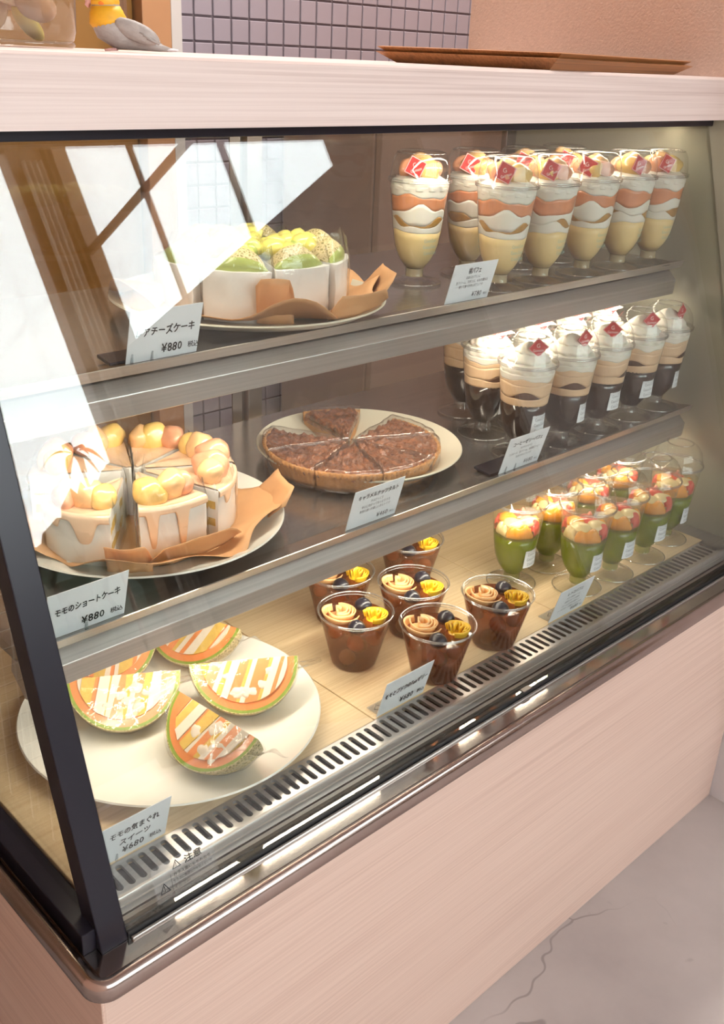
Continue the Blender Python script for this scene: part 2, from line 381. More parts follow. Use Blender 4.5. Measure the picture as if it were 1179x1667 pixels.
# ------------------------------------------------------------------ the room
struct(MB().box(-1.7, 2.4, -3.5, 1.6, -0.05, 0.0), 'floor', 'floor')
struct(MB().box(-1.7, 2.4, -3.5, 1.6, 3.3, 3.35), 'ceiling', 'plaster')
struct(MB().box(-14, 14, -16, -3.5, -0.12, -0.04), 'pavement', 'street')
struct(MB().box(-1.7, -1.61, -3.5, 1.6, 0, 3.3), 'wall_left', 'beige')
lw_ = struct(MB().box(-0.75, -0.034, 0.505, 0.56, 0, 1.13), 'wall_low_left', 'cgrout')
tf = MB()
for j in range(43):
    for i in range(27):
        x0 = -0.745 + i * 0.026; z0 = 0.004 + j * 0.026
        tf.box(x0, x0 + 0.0225, 0.5015, 0.506, z0, z0 + 0.0225)
tag(tf.build('tile_field', 'ctile', lw_), kind='stuff')
struct(MB().box(1.2, 1.27, -0.3, 0.14, 0, 3.3), 'wall_right', 'plaster')
struct(MB().box(1.2, 1.27, 0.14, 0.72, 0, 3.3), 'wall_partition', 'beige')
struct(MB().box(1.27, 2.3, -0.3, -0.2, 0, 3.3), 'wall_return', 'plaster')
struct(MB().box(2.3, 2.4, -0.3, 1.6, 0, 3.3), 'wall_staff', 'beige')
# window wall on the right of the shop: sill high up, one transom, two mullions
ww = MB()
ww.box(2.2, 2.32, -1.52, -0.3, 0, 3.3); ww.box(2.2, 2.32, -3.5, -3.36, 0, 3.3)
ww.box(2.2, 2.32, -3.36, -1.52, 0, 1.98)
struct(ww, 'wall_window', 'woodtrim')
w1 = tag(bpy.data.objects.new('window_1', None), kind='structure'); COL.objects.link(w1); w1.location = (2.22, -2.37, 1.98)
for (y0, y1, z0, z1) in ((-0.985, 0.845, 0.505, 0.54), (-0.342, -0.320, 0, 1.3), (0.258, 0.280, 0, 1.3), (-0.99, -0.955, 0, 1.3), (0.82, 0.85, 0, 1.3)):
    MB().box(-0.002, 0.02, y0, y1, z0, z1).build('window_frame' if abs(y0) > 0.8 else 'mullion', 'woodtrim', w1)
MB().box(0.004, 0.008, -0.985, 0.83, 0, 1.3).build('pane', 'glass', w1)
# shop front, open to the street
wf = MB()
wf.box(2.02, 2.2, -3.5, -3.4, 0, 3.3); wf.box(-1.6, 2.02, -3.5, -3.4, 3.12, 3.3); wf.box(-1.6, -1.4, -3.5, -3.4, 0, 3.12)
struct(wf, 'wall_front', 'woodtrim')
w2 = tag(bpy.data.objects.new('window_2', None), kind='structure'); COL.objects.link(w2); w2.location = (0.25, -3.45, 0)
for x in (-1.62, -0.55, 0.55):
    MB().box(x - 0.025, x + 0.025, -0.03, 0.03, 0, 3.12).build('window_frame', 'whiteframe', w2)
MB().box(-1.64, 1.76, -0.004, 0.0, 0.05, 3.12).build('pane', 'glass', w2)
cur = MB().grid(lambda u, v: (2.06 + 0.10 * u, -3.36 + 0.018 * math.sin(u * 20), 0.1 + 2.9 * v), 40, 4)
tag(cur.build('curtain', 'curtain', smooth=True, solid=0.003), 'pale curtain gathered beside the window behind the viewer', 'curtain')

# tiled wall behind the counter
wb = struct(MB().box(1.105, 2.3, 1.5, 1.6, 0, 3.3), 'wall_back', 'grout')
tm = None
TP = 0.0522
def put_tile(i, j):
    global tm
    if tm is None:
        o = MB().box(0.0025, TP - 0.0025, -0.004, 0.002, 0.0025, TP - 0.0025).build('tile', 'tile', wb, bevel=0.001, segs=1); tm = o
    else:
        o = tm.copy(); COL.objects.link(o); o.parent = wb
    o.location = (1.1035 + i * TP, 1.5, 1.2146 + j * TP)
for i in range(21):
    for j in range(0, 4): put_tile(i, j)
for i in range(12):
    for j in range(-17, 0): put_tile(i, j)
rest = MB()
for i in range(0, 22):
    for j in range(-22, 24):
        if (i < 21 and 0 <= j < 4) or (i < 12 and -17 <= j < 0): continue
        x0, z0 = 1.1035 + i * TP, 1.2146 + j * TP
        rest.box(x0 + 0.0025, x0 + TP - 0.0025, 1.496, 1.501, z0 + 0.0025, z0 + TP - 0.0025)
tag(rest.build('tile_field', 'tile', wb), kind='stuff')
struct(MB().box(1.078, 1.105, 1.47, 1.56, 0, 3.3), 'trim_1', 'whiteframe')
struct(MB().box(-1.6, 1.078, 1.56, 1.6, 0, 3.3), 'wall_staff_back', 'brown')

# tall board cupboard beside the tiles
cu = thing('tall_cupboard', 'tall brown board cupboard beside the grey tiles behind the counter', 'cupboard', (0.9, 1.5, 0))
MB().box(-0.5, 0.10, -0.0, 0.055, 0, 3.2).build('door', 'brown', cu, bevel=0.002)
MB().box(0.105, 0.178, -0.03, 0.055, 0, 3.2).build('side_panel', 'tan', cu, bevel=0.002)
MB().box(0.05, 0.07, -0.03, 0.0, 1.2, 1.34).build('handle', 'woodtrim', cu, bevel=0.004)

# taupe cabinet in the work area, seen through the rear doors
fr = thing('storage_cabinet', 'taupe steel cabinet standing behind the rear glass doors', 'cabinet', (1.80, 1.15, 0))
MB().box(-0.42, 0.42, -0.02, 0.30, 0.0, 1.15).build('body', 'fridge', fr, bevel=0.004)
for k in (0, 1):
    d = MB().box(-0.415 + 0.42 * k, -0.005 + 0.42 * k, -0.04, -0.02, 0.05, 1.13).build('door', 'fridge', fr, bevel=0.003)
    MB().box(-0.06 + 0.1 * k, -0.04 + 0.1 * k, -0.065, -0.04, 0.5, 0.8).build('handle', 'alu', d, bevel=0.003)

# plants outside the shop front (they show in the glass)
hp = thing('palm_plant', 'dark leafy palm in a clay pot standing outside the shop front', 'plant', (2.08, -3.95, -0.04))
MB().lathe([(0.14, 0), (0.2, 0.35), (0.21, 0.36), (0.19, 0.34)], 24).build('pot', 'pot', hp, smooth=True, auto=40)
MB().tube([(0, 0, 0.3), (0.02, 0, 0.9), (0, 0.02, 1.71)], [0.02, 0.012, 0.008], 8).build('stem', 'woodtrim', hp, smooth=True)
for k in range(7):
    a = k * 2.4; L = 0.15 + 0.05 * math.sin(k * 3.7); up = 0.25 + 0.18 * math.sin(k * 1.7)
    def lf(u, v, a=a, L=L, up=up):
        r = L * u; w = 0.022 * math.sin(PI * min(1, u * 0.95 + 0.05)) * (v - 0.5) * 2
        return (r * math.cos(a) - w * math.sin(a), r * math.sin(a) + w * math.cos(a), 1.70 + up * u * 0.5 - 0.2 * u * u)
    MB().grid(lf, 9, 3).build('leaf', 'leaf', hp, smooth=True, solid=0.002)
hg = thing('added_hedge', 'added dark hedge in a planter, rising at one end to cut off reflected sky', 'hedge', (0.4, -4.6, -0.04))  # hedge added to cut off the bright sky mirrored in the front glass
MB().box(-2.6, 2.6, -0.2, 0.2, 0, 0.68).build('planter', 'pot', hg, bevel=0.01)
hm = MB()
for k in range(60):
    hm.blob((-2.5 + k * 0.085, random.uniform(-0.1, 0.1), 0.98 + random.uniform(-0.05, 0.04)), (0.16, 0.16, 0.34), k, 0.35, 3, 2)
hm.box(-2.55, 2.55, -0.12, 0.12, 0.6, 1.22)
for k in range(14):
    lx = 1.62 + k * 0.075; hm.blob((lx, random.uniform(-0.06, 0.06), 1.0 + (lx - 1.6) * 0.62), (0.15, 0.15, 0.36), k + 90, 0.35, 3, 2)
tag(hm.build('foliage', 'leaf', hg), kind='stuff')

# fill lamp on the ceiling, added to brighten the work area and its tiles
cl = thing('fill_lamp', 'added fill lamp on the ceiling, brightening the work area behind the counter', 'lamp', (1.3, 0.95, 3.3))
MB().box(-0.6, 0.6, -0.06, 0.06, -0.05, 0.0).build('housing', 'plaster', cl, bevel=0.004)
MB().box(-0.58, 0.58, -0.05, 0.05, -0.056, -0.05).build('diffuser', mat('fill_lamp_diffuser', (1, 1, 1, 1), 0.5, emit=(1, 0.95, 0.9, 1), es=8), cl)
_l = bpy.data.lights.new('fill_lamp_light', 'AREA'); _l.shape = 'RECTANGLE'; _l.size = 1.1; _l.size_y = 0.1; _l.energy = 95; _l.color = (1, 0.95, 0.9)
_o = bpy.data.objects.new('fill_lamp_light', _l); COL.objects.link(_o); _o.parent = cl; _o.location = (0, 0, -0.062)
# ------------------------------------------------------------------ the refrigerated showcase
GS = 0.307
def Gy(z): return 0.0295 + GS * (z - 0.479)
XR = 1.2
case = thing('display_case', 'pastry showcase with pink wood base, slanted front glass and black corner post', 'display case')
MB().box(-0.015, 1.199, 0.0, 0.02, 0.0, 0.462).build('front_panel', 'panel', case, bevel=0.0015)
MB().box(-0.017, 0.003, 0.0005, 0.60, 0.0, 0.462).build('side_panel', 'side_panel', case, bevel=0.0015)
MB().box(0.004, 1.198, 0.02, 0.60, 0.02, 0.458).build('cabinet_body', 'dark', case)
MB().box(0.0, 1.19, 0.58, 0.60, 0.0, 0.47).build('back_panel', 'dark', case)

# steel tray with a rolled rim round the front and the left side
def rim_path():
    P = []
    xl, yf, r = -0.030, -0.0155, 0.022
    P.append(((xl, 0.60), (-1, 0)))
    P.append(((xl, yf + r), (-1, 0)))
    for k in range(1, 8):
        a = PI + (PI / 2) * k / 8
        P.append(((xl + r + r * math.cos(a), yf + r + r * math.sin(a)), (math.cos(a), math.sin(a))))
    P.append(((xl + r, yf), (0, -1))); P.append(((1.199, yf), (0, -1)))
    return P
prof = [(-0.024, 0.468), (-0.017, 0.468), (-0.0145, 0.4705), (-0.0125, 0.4765), (-0.009, 0.4795), (-0.005, 0.4795), (-0.0015, 0.4765), (0, 0.472), (0, 0.4605), (-0.0015, 0.4585), (-0.012, 0.4585)]
rp = rim_path(); mb = MB(); n = len(prof)
for (p, d) in rp:
    mb.v += [(p[0] + d[0] * o, p[1] + d[1] * o, z) for o, z in prof]
mb.f += [(k * n + i, k * n + i + 1, (k + 1) * n + i + 1, (k + 1) * n + i) for k in range(len(rp) - 1) for i in range(n - 1)]
mb.build('tray_rim', 'rim', case, smooth=True, auto=50)
MB().box(-0.012, 1.199, 0.004, 0.036, 0.4585, 0.4685).build('tray_floor', 'polish', case)
MB().box(-0.012, 0.02, 0.036, 0.60, 0.4585, 0.4685).build('tray_floor', 'polish', case)

# black glazing frame
MB().hexa([(0.001, Gy(0.4685), 0.4685), (0.0275, Gy(0.4685), 0.4685), (0.0275, Gy(0.4685) + 0.027, 0.4685), (0.001, Gy(0.4685) + 0.027, 0.4685),
           (0.001, Gy(1.136), 1.136), (0.0275, Gy(1.136), 1.136), (0.0275, Gy(1.136) + 0.027, 1.136), (0.001, Gy(1.136) + 0.027, 1.136)]).build('corner_post', 'black', case, bevel=0.0012)
MB().box(-0.012, 0.011, 0.036, 0.60, 0.4685, 0.492).build('bottom_bar', 'black', case, bevel=0.001)
MB().box(-0.012, 0.014, 0.57, 0.60, 0.492, 1.136).build('rear_post', 'black', case, bevel=0.001)
MB().box(-0.012, 0.02, 0.25, 0.60, 1.116, 1.136).build('top_bar', 'black', case, bevel=0.001)
MB().box(0.026, 1.199, Gy(1.125) - 0.006, Gy(1.125) + 0.03, 1.1265, 1.136).build('top_bar', 'black', case, bevel=0.001)
MB().prism([(Gy(0.4685) + 0.0005, 0.4685), (Gy(0.4685) + 0.013, 0.4685), (Gy(0.478) + 0.0105, 0.4775), (Gy(0.478) + 0.0065, 0.4775), (Gy(0.478) + 0.0055, 0.4745), (Gy(0.478) - 0.0003, 0.4745), (Gy(0.478) - 0.0008, 0.4765), (Gy(0.478) - 0.0022, 0.4765)], 0.0278, 1.199).build('glass_channel', 'rubber', case)
MB().box(0.03, 1.199, Gy(0.4685) - 0.0040, Gy(0.4685) - 0.0002, 0.4685, 0.4712).build('channel_edge', 'steel', case, bevel=0.0006, segs=1)
MB().box(0.602, 0.618, Gy(0.478) - 0.0026, Gy(0.478) + 0.004, 0.4765, 0.4780).build('channel_clip', 'alu', case)
# glass
T = 0.005
fg = MB().hexa([(0.028, Gy(0.477), 0.477), (1.197, Gy(0.477), 0.477), (1.197, Gy(0.477) + T, 0.477), (0.028, Gy(0.477) + T, 0.477),
           (0.028, Gy(1.128), 1.128), (1.197, Gy(1.128), 1.128), (1.197, Gy(1.128) + T, 1.128), (0.028, Gy(1.128) + T, 1.128)]).build('front_glass', 'glass', case)
MB().prism([(Gy(0.492) + 0.028, 0.492), (0.57, 0.492), (0.57, 1.116), (Gy(1.116) + 0.028, 1.116)], 0.003, 0.008).build('side_glass', 'glass', case)
# right end panel and its floor strip
MB().prism([(Gy(0.47) + 0.0, 0.47), (0.60, 0.47), (0.60, 1.136), (Gy(1.136) - 0.05, 1.136)], 1.197, 1.1995).build('end_panel', 'endpanel', case)
MB().box(1.1605, 1.1968, 0.062, 0.568, 0.49, 0.4945).build('floor_strip', 'steel', case)
# deck boards
for a, b in ((0.0125, 0.3992), (0.4005, 0.7742), (0.7755, 1.16)):
    MB().box(a, b, 0.0915, 0.566, 0.483, 0.495).build('deck_board', 'deck', case, bevel=0.0006, segs=1)
# air grille: one stamped plate with slots
gm = MB(); px = 0.0125; n_s = 90; gx0 = 0.035
for i in range(n_s):
    x0 = gx0 + i * px
    if x0 + px > 1.166: break
    cx_ = x0 + px / 2; hole = []; rect = []
    hw, y0, y1 = 0.0036, 0.0565, 0.0865
    for k in range(16):
        a = 2 * PI * k / 16 + PI / 16
        c_, s_ = math.cos(a), math.sin(a)
        hole.append((cx_ + hw * c_, (y1 - hw if s_ > 0 else y0 + hw) + hw * s_))
    for (hx, hy) in hole:
        ux = (hx - cx_) / hw; uy = (hy - 0.0715) / 0.015
        m_ = max(abs(ux), abs(uy), 1e-6)
        if abs(uy) > 0.99 or abs(uy) >= abs(ux): ry = 0.0905 if uy > 0 else 0.0525; rx = cx_ + (px / 2) * max(-1, min(1, ux))
        else: rx = cx_ + (px / 2) * (1 if ux > 0 else -1); ry = hy
        rect.append((rx, ry))
    # snap the four corners
    for cxs in (-1, 1):
        for cys, yy in ((1, 0.0905), (-1, 0.0525)):
            bi = min(range(16), key=lambda q: (rect[q][0] - (cx_ + cxs * px / 2)) ** 2 + (rect[q][1] - yy) ** 2)
            rect[bi] = (cx_ + cxs * px / 2, yy)
    vs = [(x, y, 0.4955) for x, y in rect] + [(x, y, 0.4955) for x, y in hole] + [(x, y, 0.4915) for x, y in hole]
    fs = [(k, (k + 1) % 16, 16 + (k + 1) % 16, 16 + k) for k in range(16)] + [(16 + k, 16 + (k + 1) % 16, 32 + (k + 1) % 16, 32 + k) for k in range(16)]
    gm.add(vs, fs)
gm.box(0.013, gx0, 0.0525, 0.0905, 0.4915, 0.4955); gm.box(x0, 1.168, 0.0525, 0.0905, 0.4915, 0.4955)
gm.build('air_grille', 'steel', case)
MB().box(0.013, 1.196, 0.05, 0.0913, 0.462, 0.4690).build('duct_shade', 'dark', case)  # dark slab standing in for the shade below the slots
# front edge of the grille and the gutter in front of it
MB().prism([(0.0525, 0.4955), (0.0500, 0.4948), (0.0488, 0.493), (0.0485, 0.4865), (0.0470, 0.4860), (0.0466, 0.4780), (0.0525, 0.4780)], 0.013, 1.168).build('grille_edge', 'steel', case, smooth=True, auto=35)
MB().box(0.013, 1.196, Gy(0.478) + 0.006, 0.0525, 0.469, 0.4765).build('gutter', 'polish', case)

LED_W = 1.65
# shelves: steel sheet with an up-turned lip, over a folded lamp housing
def shelf(dy, dz, x0, x1, yb):
    z = 0.9245 + dz
    P = [(0.2205, 0.929), (0.2200, 0.9292), (0.2255, 0.9182), (0.2475, 0.911), (0.2475, 0.9125), (yb - dy, 0.9125), (yb - dy, 0.9245), (0.247, 0.9245)]
    sh = MB().prism([(a + dy, b + dz) for a, b in P], x0, x1).build('shelf', 'shelf', case)
    L = [(0.2200, 0.9292), (0.2255, 0.9180), (0.2268, 0.9185), (0.2215, 0.9296)]
    MB().prism([(a + dy - 0.0006, b + dz) for a, b in L], x0, x1).build('lip', 'steel', sh)
    Hs = [(0.236, 0.9120), (0.2232, 0.8998), (0.2246, 0.8775), (0.2285, 0.8765), (0.252, 0.896), (0.2475, 0.912)]
    hs = MB().prism([(a + dy, b + dz) for a, b in Hs], x0, x1 - 0.01).build('lamp_housing', 'steel', case, bevel=0.0006, segs=1)
    led = MB()
    k = x0 + 0.012
    while k < x1 - 0.02:
        led.box(k, k + 0.006, 0.2335 + dy, 0.2425 + dy, 0.8815 + dz, 0.8840 + dz); k += 0.0125
    tag(led.build('diode_row', 'led', hs), kind='stuff')
    ld = bpy.data.lights.new('shelf_lamp', 'AREA'); ld.shape = 'RECTANGLE'; ld.size = x1 - x0 - 0.12; ld.size_y = 0.012
    ld.color = (1.0, 0.91, 0.79); ld.energy = LED_W * (1.0 if dy == 0 else 1.12)
    lo = bpy.data.objects.new('shelf_lamp', ld); COL.objects.link(lo); lo.parent = case
    lo.location = ((x0 + x1) / 2, 0.2395 + dy, 0.8785 + dz); lo.rotation_euler = (R(28), 0, 0)
    return sh
shelf(0, 0, 0.02, 1.178, 0.545)
shelf(-0.0588, -0.222, 0.02, 1.178, 0.545)
# case ceiling with its lamp
MB().box(0.02, 1.197, 0.26, 0.565, 1.131, 1.136).build('case_ceiling', 'alu', case)
th = MB().prism([(0.265, 1.131), (0.265, 1.124), (0.270, 1.1232), (0.30, 1.127), (0.30, 1.131)], 0.03, 1.19).build('lamp_housing', 'alu', case)
led = MB(); k = 0.04
while k < 1.18:
    led.box(k, k + 0.006, 0.2755, 0.2845, 1.1232, 1.1255); k += 0.0125
tag(led.build('diode_row', 'led', th), kind='stuff')
ld = bpy.data.lights.new('top_lamp', 'AREA'); ld.shape = 'RECTANGLE'; ld.size = 1.04; ld.size_y = 0.014
ld.color = (1.0, 0.91, 0.79); ld.energy = LED_W * 0.85
lo = bpy.data.objects.new('top_lamp', ld); COL.objects.link(lo); lo.parent = case
lo.location = (0.61, 0.2835, 1.1222); lo.rotation_euler = (R(28), 0, 0)
# rear sliding doors
for (a, b, y) in ((0.015, 0.615, 0.578), (0.585, 1.19, 0.590)):
    for (x0, x1) in ((a, a + 0.026), (b - 0.026, b)):
        MB().box(x0, x1, y - 0.006, y + 0.006, 0.50, 1.128).build('door_stile', 'alu', case, bevel=0.001)
    for (z0, z1) in ((0.50, 0.522), (1.106, 1.128)):
        MB().box(a + 0.026, b - 0.026, y - 0.006, y + 0.006, z0, z1).build('door_rail', 'alu', case, bevel=0.001)
    MB().box(a + 0.026, b - 0.026, y - 0.002, y + 0.002, 0.522, 1.106).build('door_pane', 'door_glass', case)
MB().box(0.01, 1.19, 0.568, 0.60, 0.49, 0.50).build('door_track', 'alu', case)
MB().box(0.555, 0.572, 0.566, 0.5685, 0.50, 1.128).build('rear_mullion', 'alu', case)

# warning sticker on the glass
def on_glass(u, v, off=0.0006):
    z = 0.483 + v * 0.956; return (u, Gy(z) - off, z)
st = MB(); 
st.add([on_glass(0.062, 0.000), on_glass(0.130, 0.000), on_glass(0.130, 0.036), on_glass(0.062, 0.036)], [(0, 1, 2, 3)])
sto = st.build('warning_sticker', clear('sticker_film', (0.97, 0.97, 0.97, 1), 0.05, 0.2, haze=0.10), case)
wi = MB()
pg = lambda u, v: on_glass(u, v, 0.0012)
write(wi, '注意', 0.1065, 0.0255, 0.020, 0.0085, pg, bold=0.0003)
write(wi, 'ガラス面にもたれたり', 0.1040, 0.0185, 0.042, 0.0042, pg)
write(wi, 'ガラスに無理な力を加えないで', 0.1035, 0.0125, 0.044, 0.0042, pg)
write(wi, 'ください', 0.0905, 0.0065, 0.017, 0.0042, pg)
def tri(cx, cy, s):
    out = [(cx - s, cy), (cx + s, cy), (cx, cy + 1.75 * s)]; k = 0.74
    gx, gy = cx, cy + 0.58 * s
    inn = [(gx + (x - gx) * k, gy + (y - gy) * k) for x, y in out]
    wi.add([pg(*p) for p in out + inn], [(0, 1, 4, 3), (1, 2, 5, 4), (2, 0, 3, 5)])
    write(wi, '!', cx, cy + 0.3 * s, s * 0.22, 1.35 * s, pg, bold=0.0002)
tri(0.088, 0.0255, 0.0048); tri(0.0720, 0.0075, 0.0058)
wi.add([pg(0.0800, 0.002), pg(0.0803, 0.002), pg(0.0803, 0.022), pg(0.0800, 0.022)], [(0, 1, 2, 3)])
wi.build('lettering', 'ink', sto)

# ------------------------------------------------------------------ counter top
ct = thing('counter_top', 'thick pink wood counter top over the pastry showcase', 'counter', (0, 0, 0))
MB().prism([(0.20, 1.1362), (0.20, 1.1905), (0.2018, 1.1928), (0.205, 1.194), (0.70, 1.194), (0.70, 1.1362)], -0.06, 1.1995).build('slab', 'fascia', ct, smooth=True, auto=30)
# ------------------------------------------------------------------ stemmed parfait cups
Z1, Z2, Z3 = 0.9245, 0.7025, 0.495
CUP = [(0.0, 0.002), (0.034, 0.0015), (0.0365, 0.002), (0.0365, 0.0032), (0.030, 0.0042), (0.0150, 0.0075), (0.0125, 0.010), (0.0120, 0.016), (0.0128, 0.0205),
       (0.0158, 0.0245), (0.0200, 0.030), (0.0248, 0.038), (0.0288, 0.050), (0.0322, 0.070), (0.0350, 0.095), (0.0378, 0.120), (0.0388, 0.129), (0.0408, 0.1305), (0.0410, 0.1325)]
def cup_r(z):
    P = CUP[8:17]
    if z <= P[0][1]: return P[0][0]
    for (r0, z0), (r1, z1) in zip(P, P[1:]):
        if z <= z1: return r0 + (r1 - r0) * (z - z0) / (z1 - z0)
    return P[-1][0]
def cup_parts(root, hole, core='ridge'):
    c = MB().lathe(CUP, 36, False, False).build('cup', 'plastic', root, smooth=True, auto=45)
    MB().ring(0.0408, 0.1318, 0.0011, 40, 6).build('rim', 'ridge', c, smooth=True)
    MB().ring(0.0362, 0.0026, 0.0009, 40, 6).build('foot_edge', 'ridge', c, smooth=True)
    MB().lathe([(0.0118, 0.0095), (0.0116, 0.017), (0.0122, 0.020)], 20).build('stem_core', core, c, smooth=True, auto=45)
    if hole:
        D = [(0.0412, 0.1335), (0.0405, 0.1350), (0.0395, 0.1365), (0.0385, 0.145), (0.0355, 0.155), (0.0300, 0.163), (0.0235, 0.1680), (0.0205, 0.1690), (0.0195, 0.1675)]
    else:
        D = [(0.0412, 0.1335), (0.0405, 0.1350), (0.0392, 0.1365), (0.0380, 0.148), (0.0362, 0.158), (0.0335, 0.1640), (0.0300, 0.1675), (0.0250, 0.1695), (0.0, 0.170)]
    l = MB().lathe(D, 36, False, False).build('dome_lid', 'plastic', root, smooth=True, auto=50)
    MB().ring(0.0411, 0.1342, 0.0010, 40, 6).build('lid_edge', 'ridge', l, smooth=True)
    if hole: MB().ring(0.0198, 0.1688, 0.0010, 30, 6).build('lid_opening', 'ridge', l, smooth=True)
    else: MB().ring(0.0315, 0.1665, 0.0006, 36, 5).build('lid_shoulder', 'ridge', l, smooth=True)
def band(zlo, zhi, name, m, root, seg=36, inset=0.0007, rings=6):
    mb = MB(); vs = []
    for k in range(rings):
        for i in range(seg):
            a = 2 * PI * i / seg; lo, hi = zlo(a), zhi(a); hi = max(hi, lo + 0.00005)
            z = lo + (hi - lo) * k / (rings - 1); r = cup_r(z) - inset
            vs.append((r * math.cos(a), r * math.sin(a), z))
    vs.append((0, 0, sum(zlo(2 * PI * i / seg) for i in range(seg)) / seg)); vs.append((0, 0, sum(zhi(2 * PI * i / seg) for i in range(seg)) / seg))
    fs = [(k * seg + i, k * seg + (i + 1) % seg, (k + 1) * seg + (i + 1) % seg, (k + 1) * seg + i) for k in range(rings - 1) for i in range(seg)]
    n = seg * rings
    fs += [(n, (i + 1) % seg, i) for i in range(seg)] + [(n + 1, (rings - 1) * seg + i, (rings - 1) * seg + (i + 1) % seg) for i in range(seg)]
    return mb.add(vs, fs).build(name, m, root, smooth=True)
def wav(base, amp, n, ph): return lambda a: base + amp * (math.sin(n * a + ph) + 0.5 * math.sin((2 * n + 1) * a + 2.1 * ph) + 0.25 * math.sin(7 * a + ph)) / 1.4
def whip(root, prof, lobes=9, twist=26, amp=0.10, name='whipped_cream', m='cream', seg=54):
    P = []
    for (r0, z0), (r1, z1) in zip(prof, prof[1:]):
        for k in range(4): P.append((r0 + (r1 - r0) * k / 4, z0 + (z1 - z0) * k / 4))
    P.append(prof[-1])
    def md(a, z, k): return 1 + amp * (abs(math.sin(0.5 * lobes * a + twist * z * 8)) - 0.6)
    return MB().lathe(P, seg, True, True, md).build(name, m, root, smooth=True)
def wrap_put(az, r, z0):
    return lambda u, v: (r * math.cos(az + u / r), r * math.sin(az + u / r), z0 + v)
def print_on(root, az, r, z0, m, lines=4, w=0.021, name='cup_print', size=0.0062):
    mb = MB()
    for k in range(lines):
        write(mb, 'Coco.Coco', 0.0012 * (k % 2), 0.0078 * (lines - 1 - k) - 0.0136, w, size, wrap_put(az, r, z0), hand=0.10, slope=0.04, seed=k)
    return mb.build(name, m, root)
def flag(root, c, az, tilt, s=0.0135):
    """small diamond card on a pick; faces azimuth az"""
    f = thing_part('flag', root)
    n = Vector((math.cos(az), math.sin(az), 0)); u = Vector((-math.sin(az), math.cos(az), 0)); w = Vector((0, 0, 1))
    ca, sa = math.cos(tilt), math.sin(tilt)
    def P(a, b, o=0.0):
        x, y = a * ca - b * sa, a * sa + b * ca
        return tuple(Vector(c) + u * x + w * y + n * o)
    mb = MB(); th = 0.0004
    q = [(0, -s), (s, 0), (0, s), (-s, 0)]
    mb.hexa([P(*k, -th) for k in q] + [P(*k, th) for k in q])
    me = mb.build('flag', 'flag', root)
    bpy.data.objects.remove(f)
    ink = MB(); o = th + 0.0003
    k1, k2 = 0.97, 0.91
    ink.add([P(a * k1, b * k1, o) for a, b in q] + [P(a * k2, b * k2, o) for a, b in q], [(i, (i + 1) % 4, 4 + (i + 1) % 4, 4 + i) for i in range(4)])
    write(ink, 'G', 0, 0.0000, 0.0055, 0.0082, lambda x, y: P(x, y, o), bold=0.0003)
    write(ink, 'Gateaux', 0, -0.0052, 0.0150, 0.0052, lambda x, y: P(x, y, o), hand=0.1, bold=0.00025)
    ink.build('flag_print', 'flagink', me)
    MB().tube([P(0, -s * 0.7, -0.0008), P(0, -s - 0.008, -0.0008)], 0.0006, 5).build('pick', 'flagink', me)
    return me
def thing_part(name, root):
    o = bpy.data.objects.new(name, None); COL.objects.link(o); o.parent = root; return o
AZF = -PI / 2

# --- peach parfait
def peach_parfait():
    t = thing('peach_parfait', '', 'parfait')
    cup_parts(t, False, 'custardrefraction')
    b0 = lambda a: 0.0215
    b1 = wav(0.0700, 0.0020, 2, 0.3); b2 = wav(0.0800, 0.0060, 2, 1.1); b3 = lambda a: max(b2(a), wav(0.0830, 0.0085, 3, 2.6)(a))
    b4 = lambda a: max(b3(a) + 0.002, wav(0.0980, 0.0075, 2, 4.0)(a)); b5 = wav(0.1150, 0.0035, 3, 0.8)
    b6 = wav(0.1270, 0.0012, 5, 0.5)
    L = [band(b0, b1, 'custard', 'custard', t), band(b1, b2, 'cream_layer', 'cream', t), band(b2, b3, 'peach_chunks', 'sponge', t, inset=0.0006),
         band(b3, b4, 'cream_layer', 'cream', t), band(b4, b5, 'peach_compote', 'compote', t), band(b5, b6, 'cream_layer', 'cream', t)]
    L[2].data.materials[0] = M['stewed']
    w = whip(t, [(0.0372, 0.122), (0.0372, 0.128), (0.035, 0.133), (0.026, 0.138), (0.010, 0.140)], 14, 18, 0.07)
    for k, (a, r, s, m) in enumerate(((0.3, 0.012, (0.017, 0.011, 0.012), 'peach'), (2.2, 0.014, (0.016, 0.011, 0.011), 'peachpink'), (4.2, 0.013, (0.018, 0.012, 0.012), 'peachyellow'), (1.2, 0.002, (0.015, 0.010, 0.011), 'peach'), (5.4, 0.015, (0.014, 0.010, 0.009), 'peachpink'))):
        rm = Matrix.Rotation(a + 1.0, 3, 'Z') @ Matrix.Rotation(0.6 * math.sin(k * 2.3), 3, 'X')
        MB().blob((r * math.cos(a), r * math.sin(a), 0.1465 + (0.006 if k == 3 else 0)), tuple(q * 1.18 for q in s), k + 3, 0.22, 1.1, 3, rm).build('peach_piece', m, t, smooth=True)
    flag(t, (-0.0225, -0.0200, 0.1505), AZF - 0.45, 0.35, 0.0155)
    print_on(t, AZF + 0.05, cup_r(0.055) + 0.0006, 0.0560, 'print')
    return t
M['custardrefraction'] = clear('stem_custard_refraction', (0.95, 0.9, 0.78, 1), 0.12, 0.05, haze=0.45, hazecol=srgb(240, 220, 175))  # custard refracted by the clear stem, put into its colour
M['greenrefraction'] = clear('stem_green_refraction', (0.85, 0.88, 0.6, 1), 0.12, 0.05, haze=0.3, hazecol=srgb(170, 176, 90))  # tint stands in for green jelly refracted by the clear stem
M['stewed'] = mat('stewed_peach', srgb(186, 138, 66), 0.35, 0, var=0.25, vscale=90, coat=0.3)

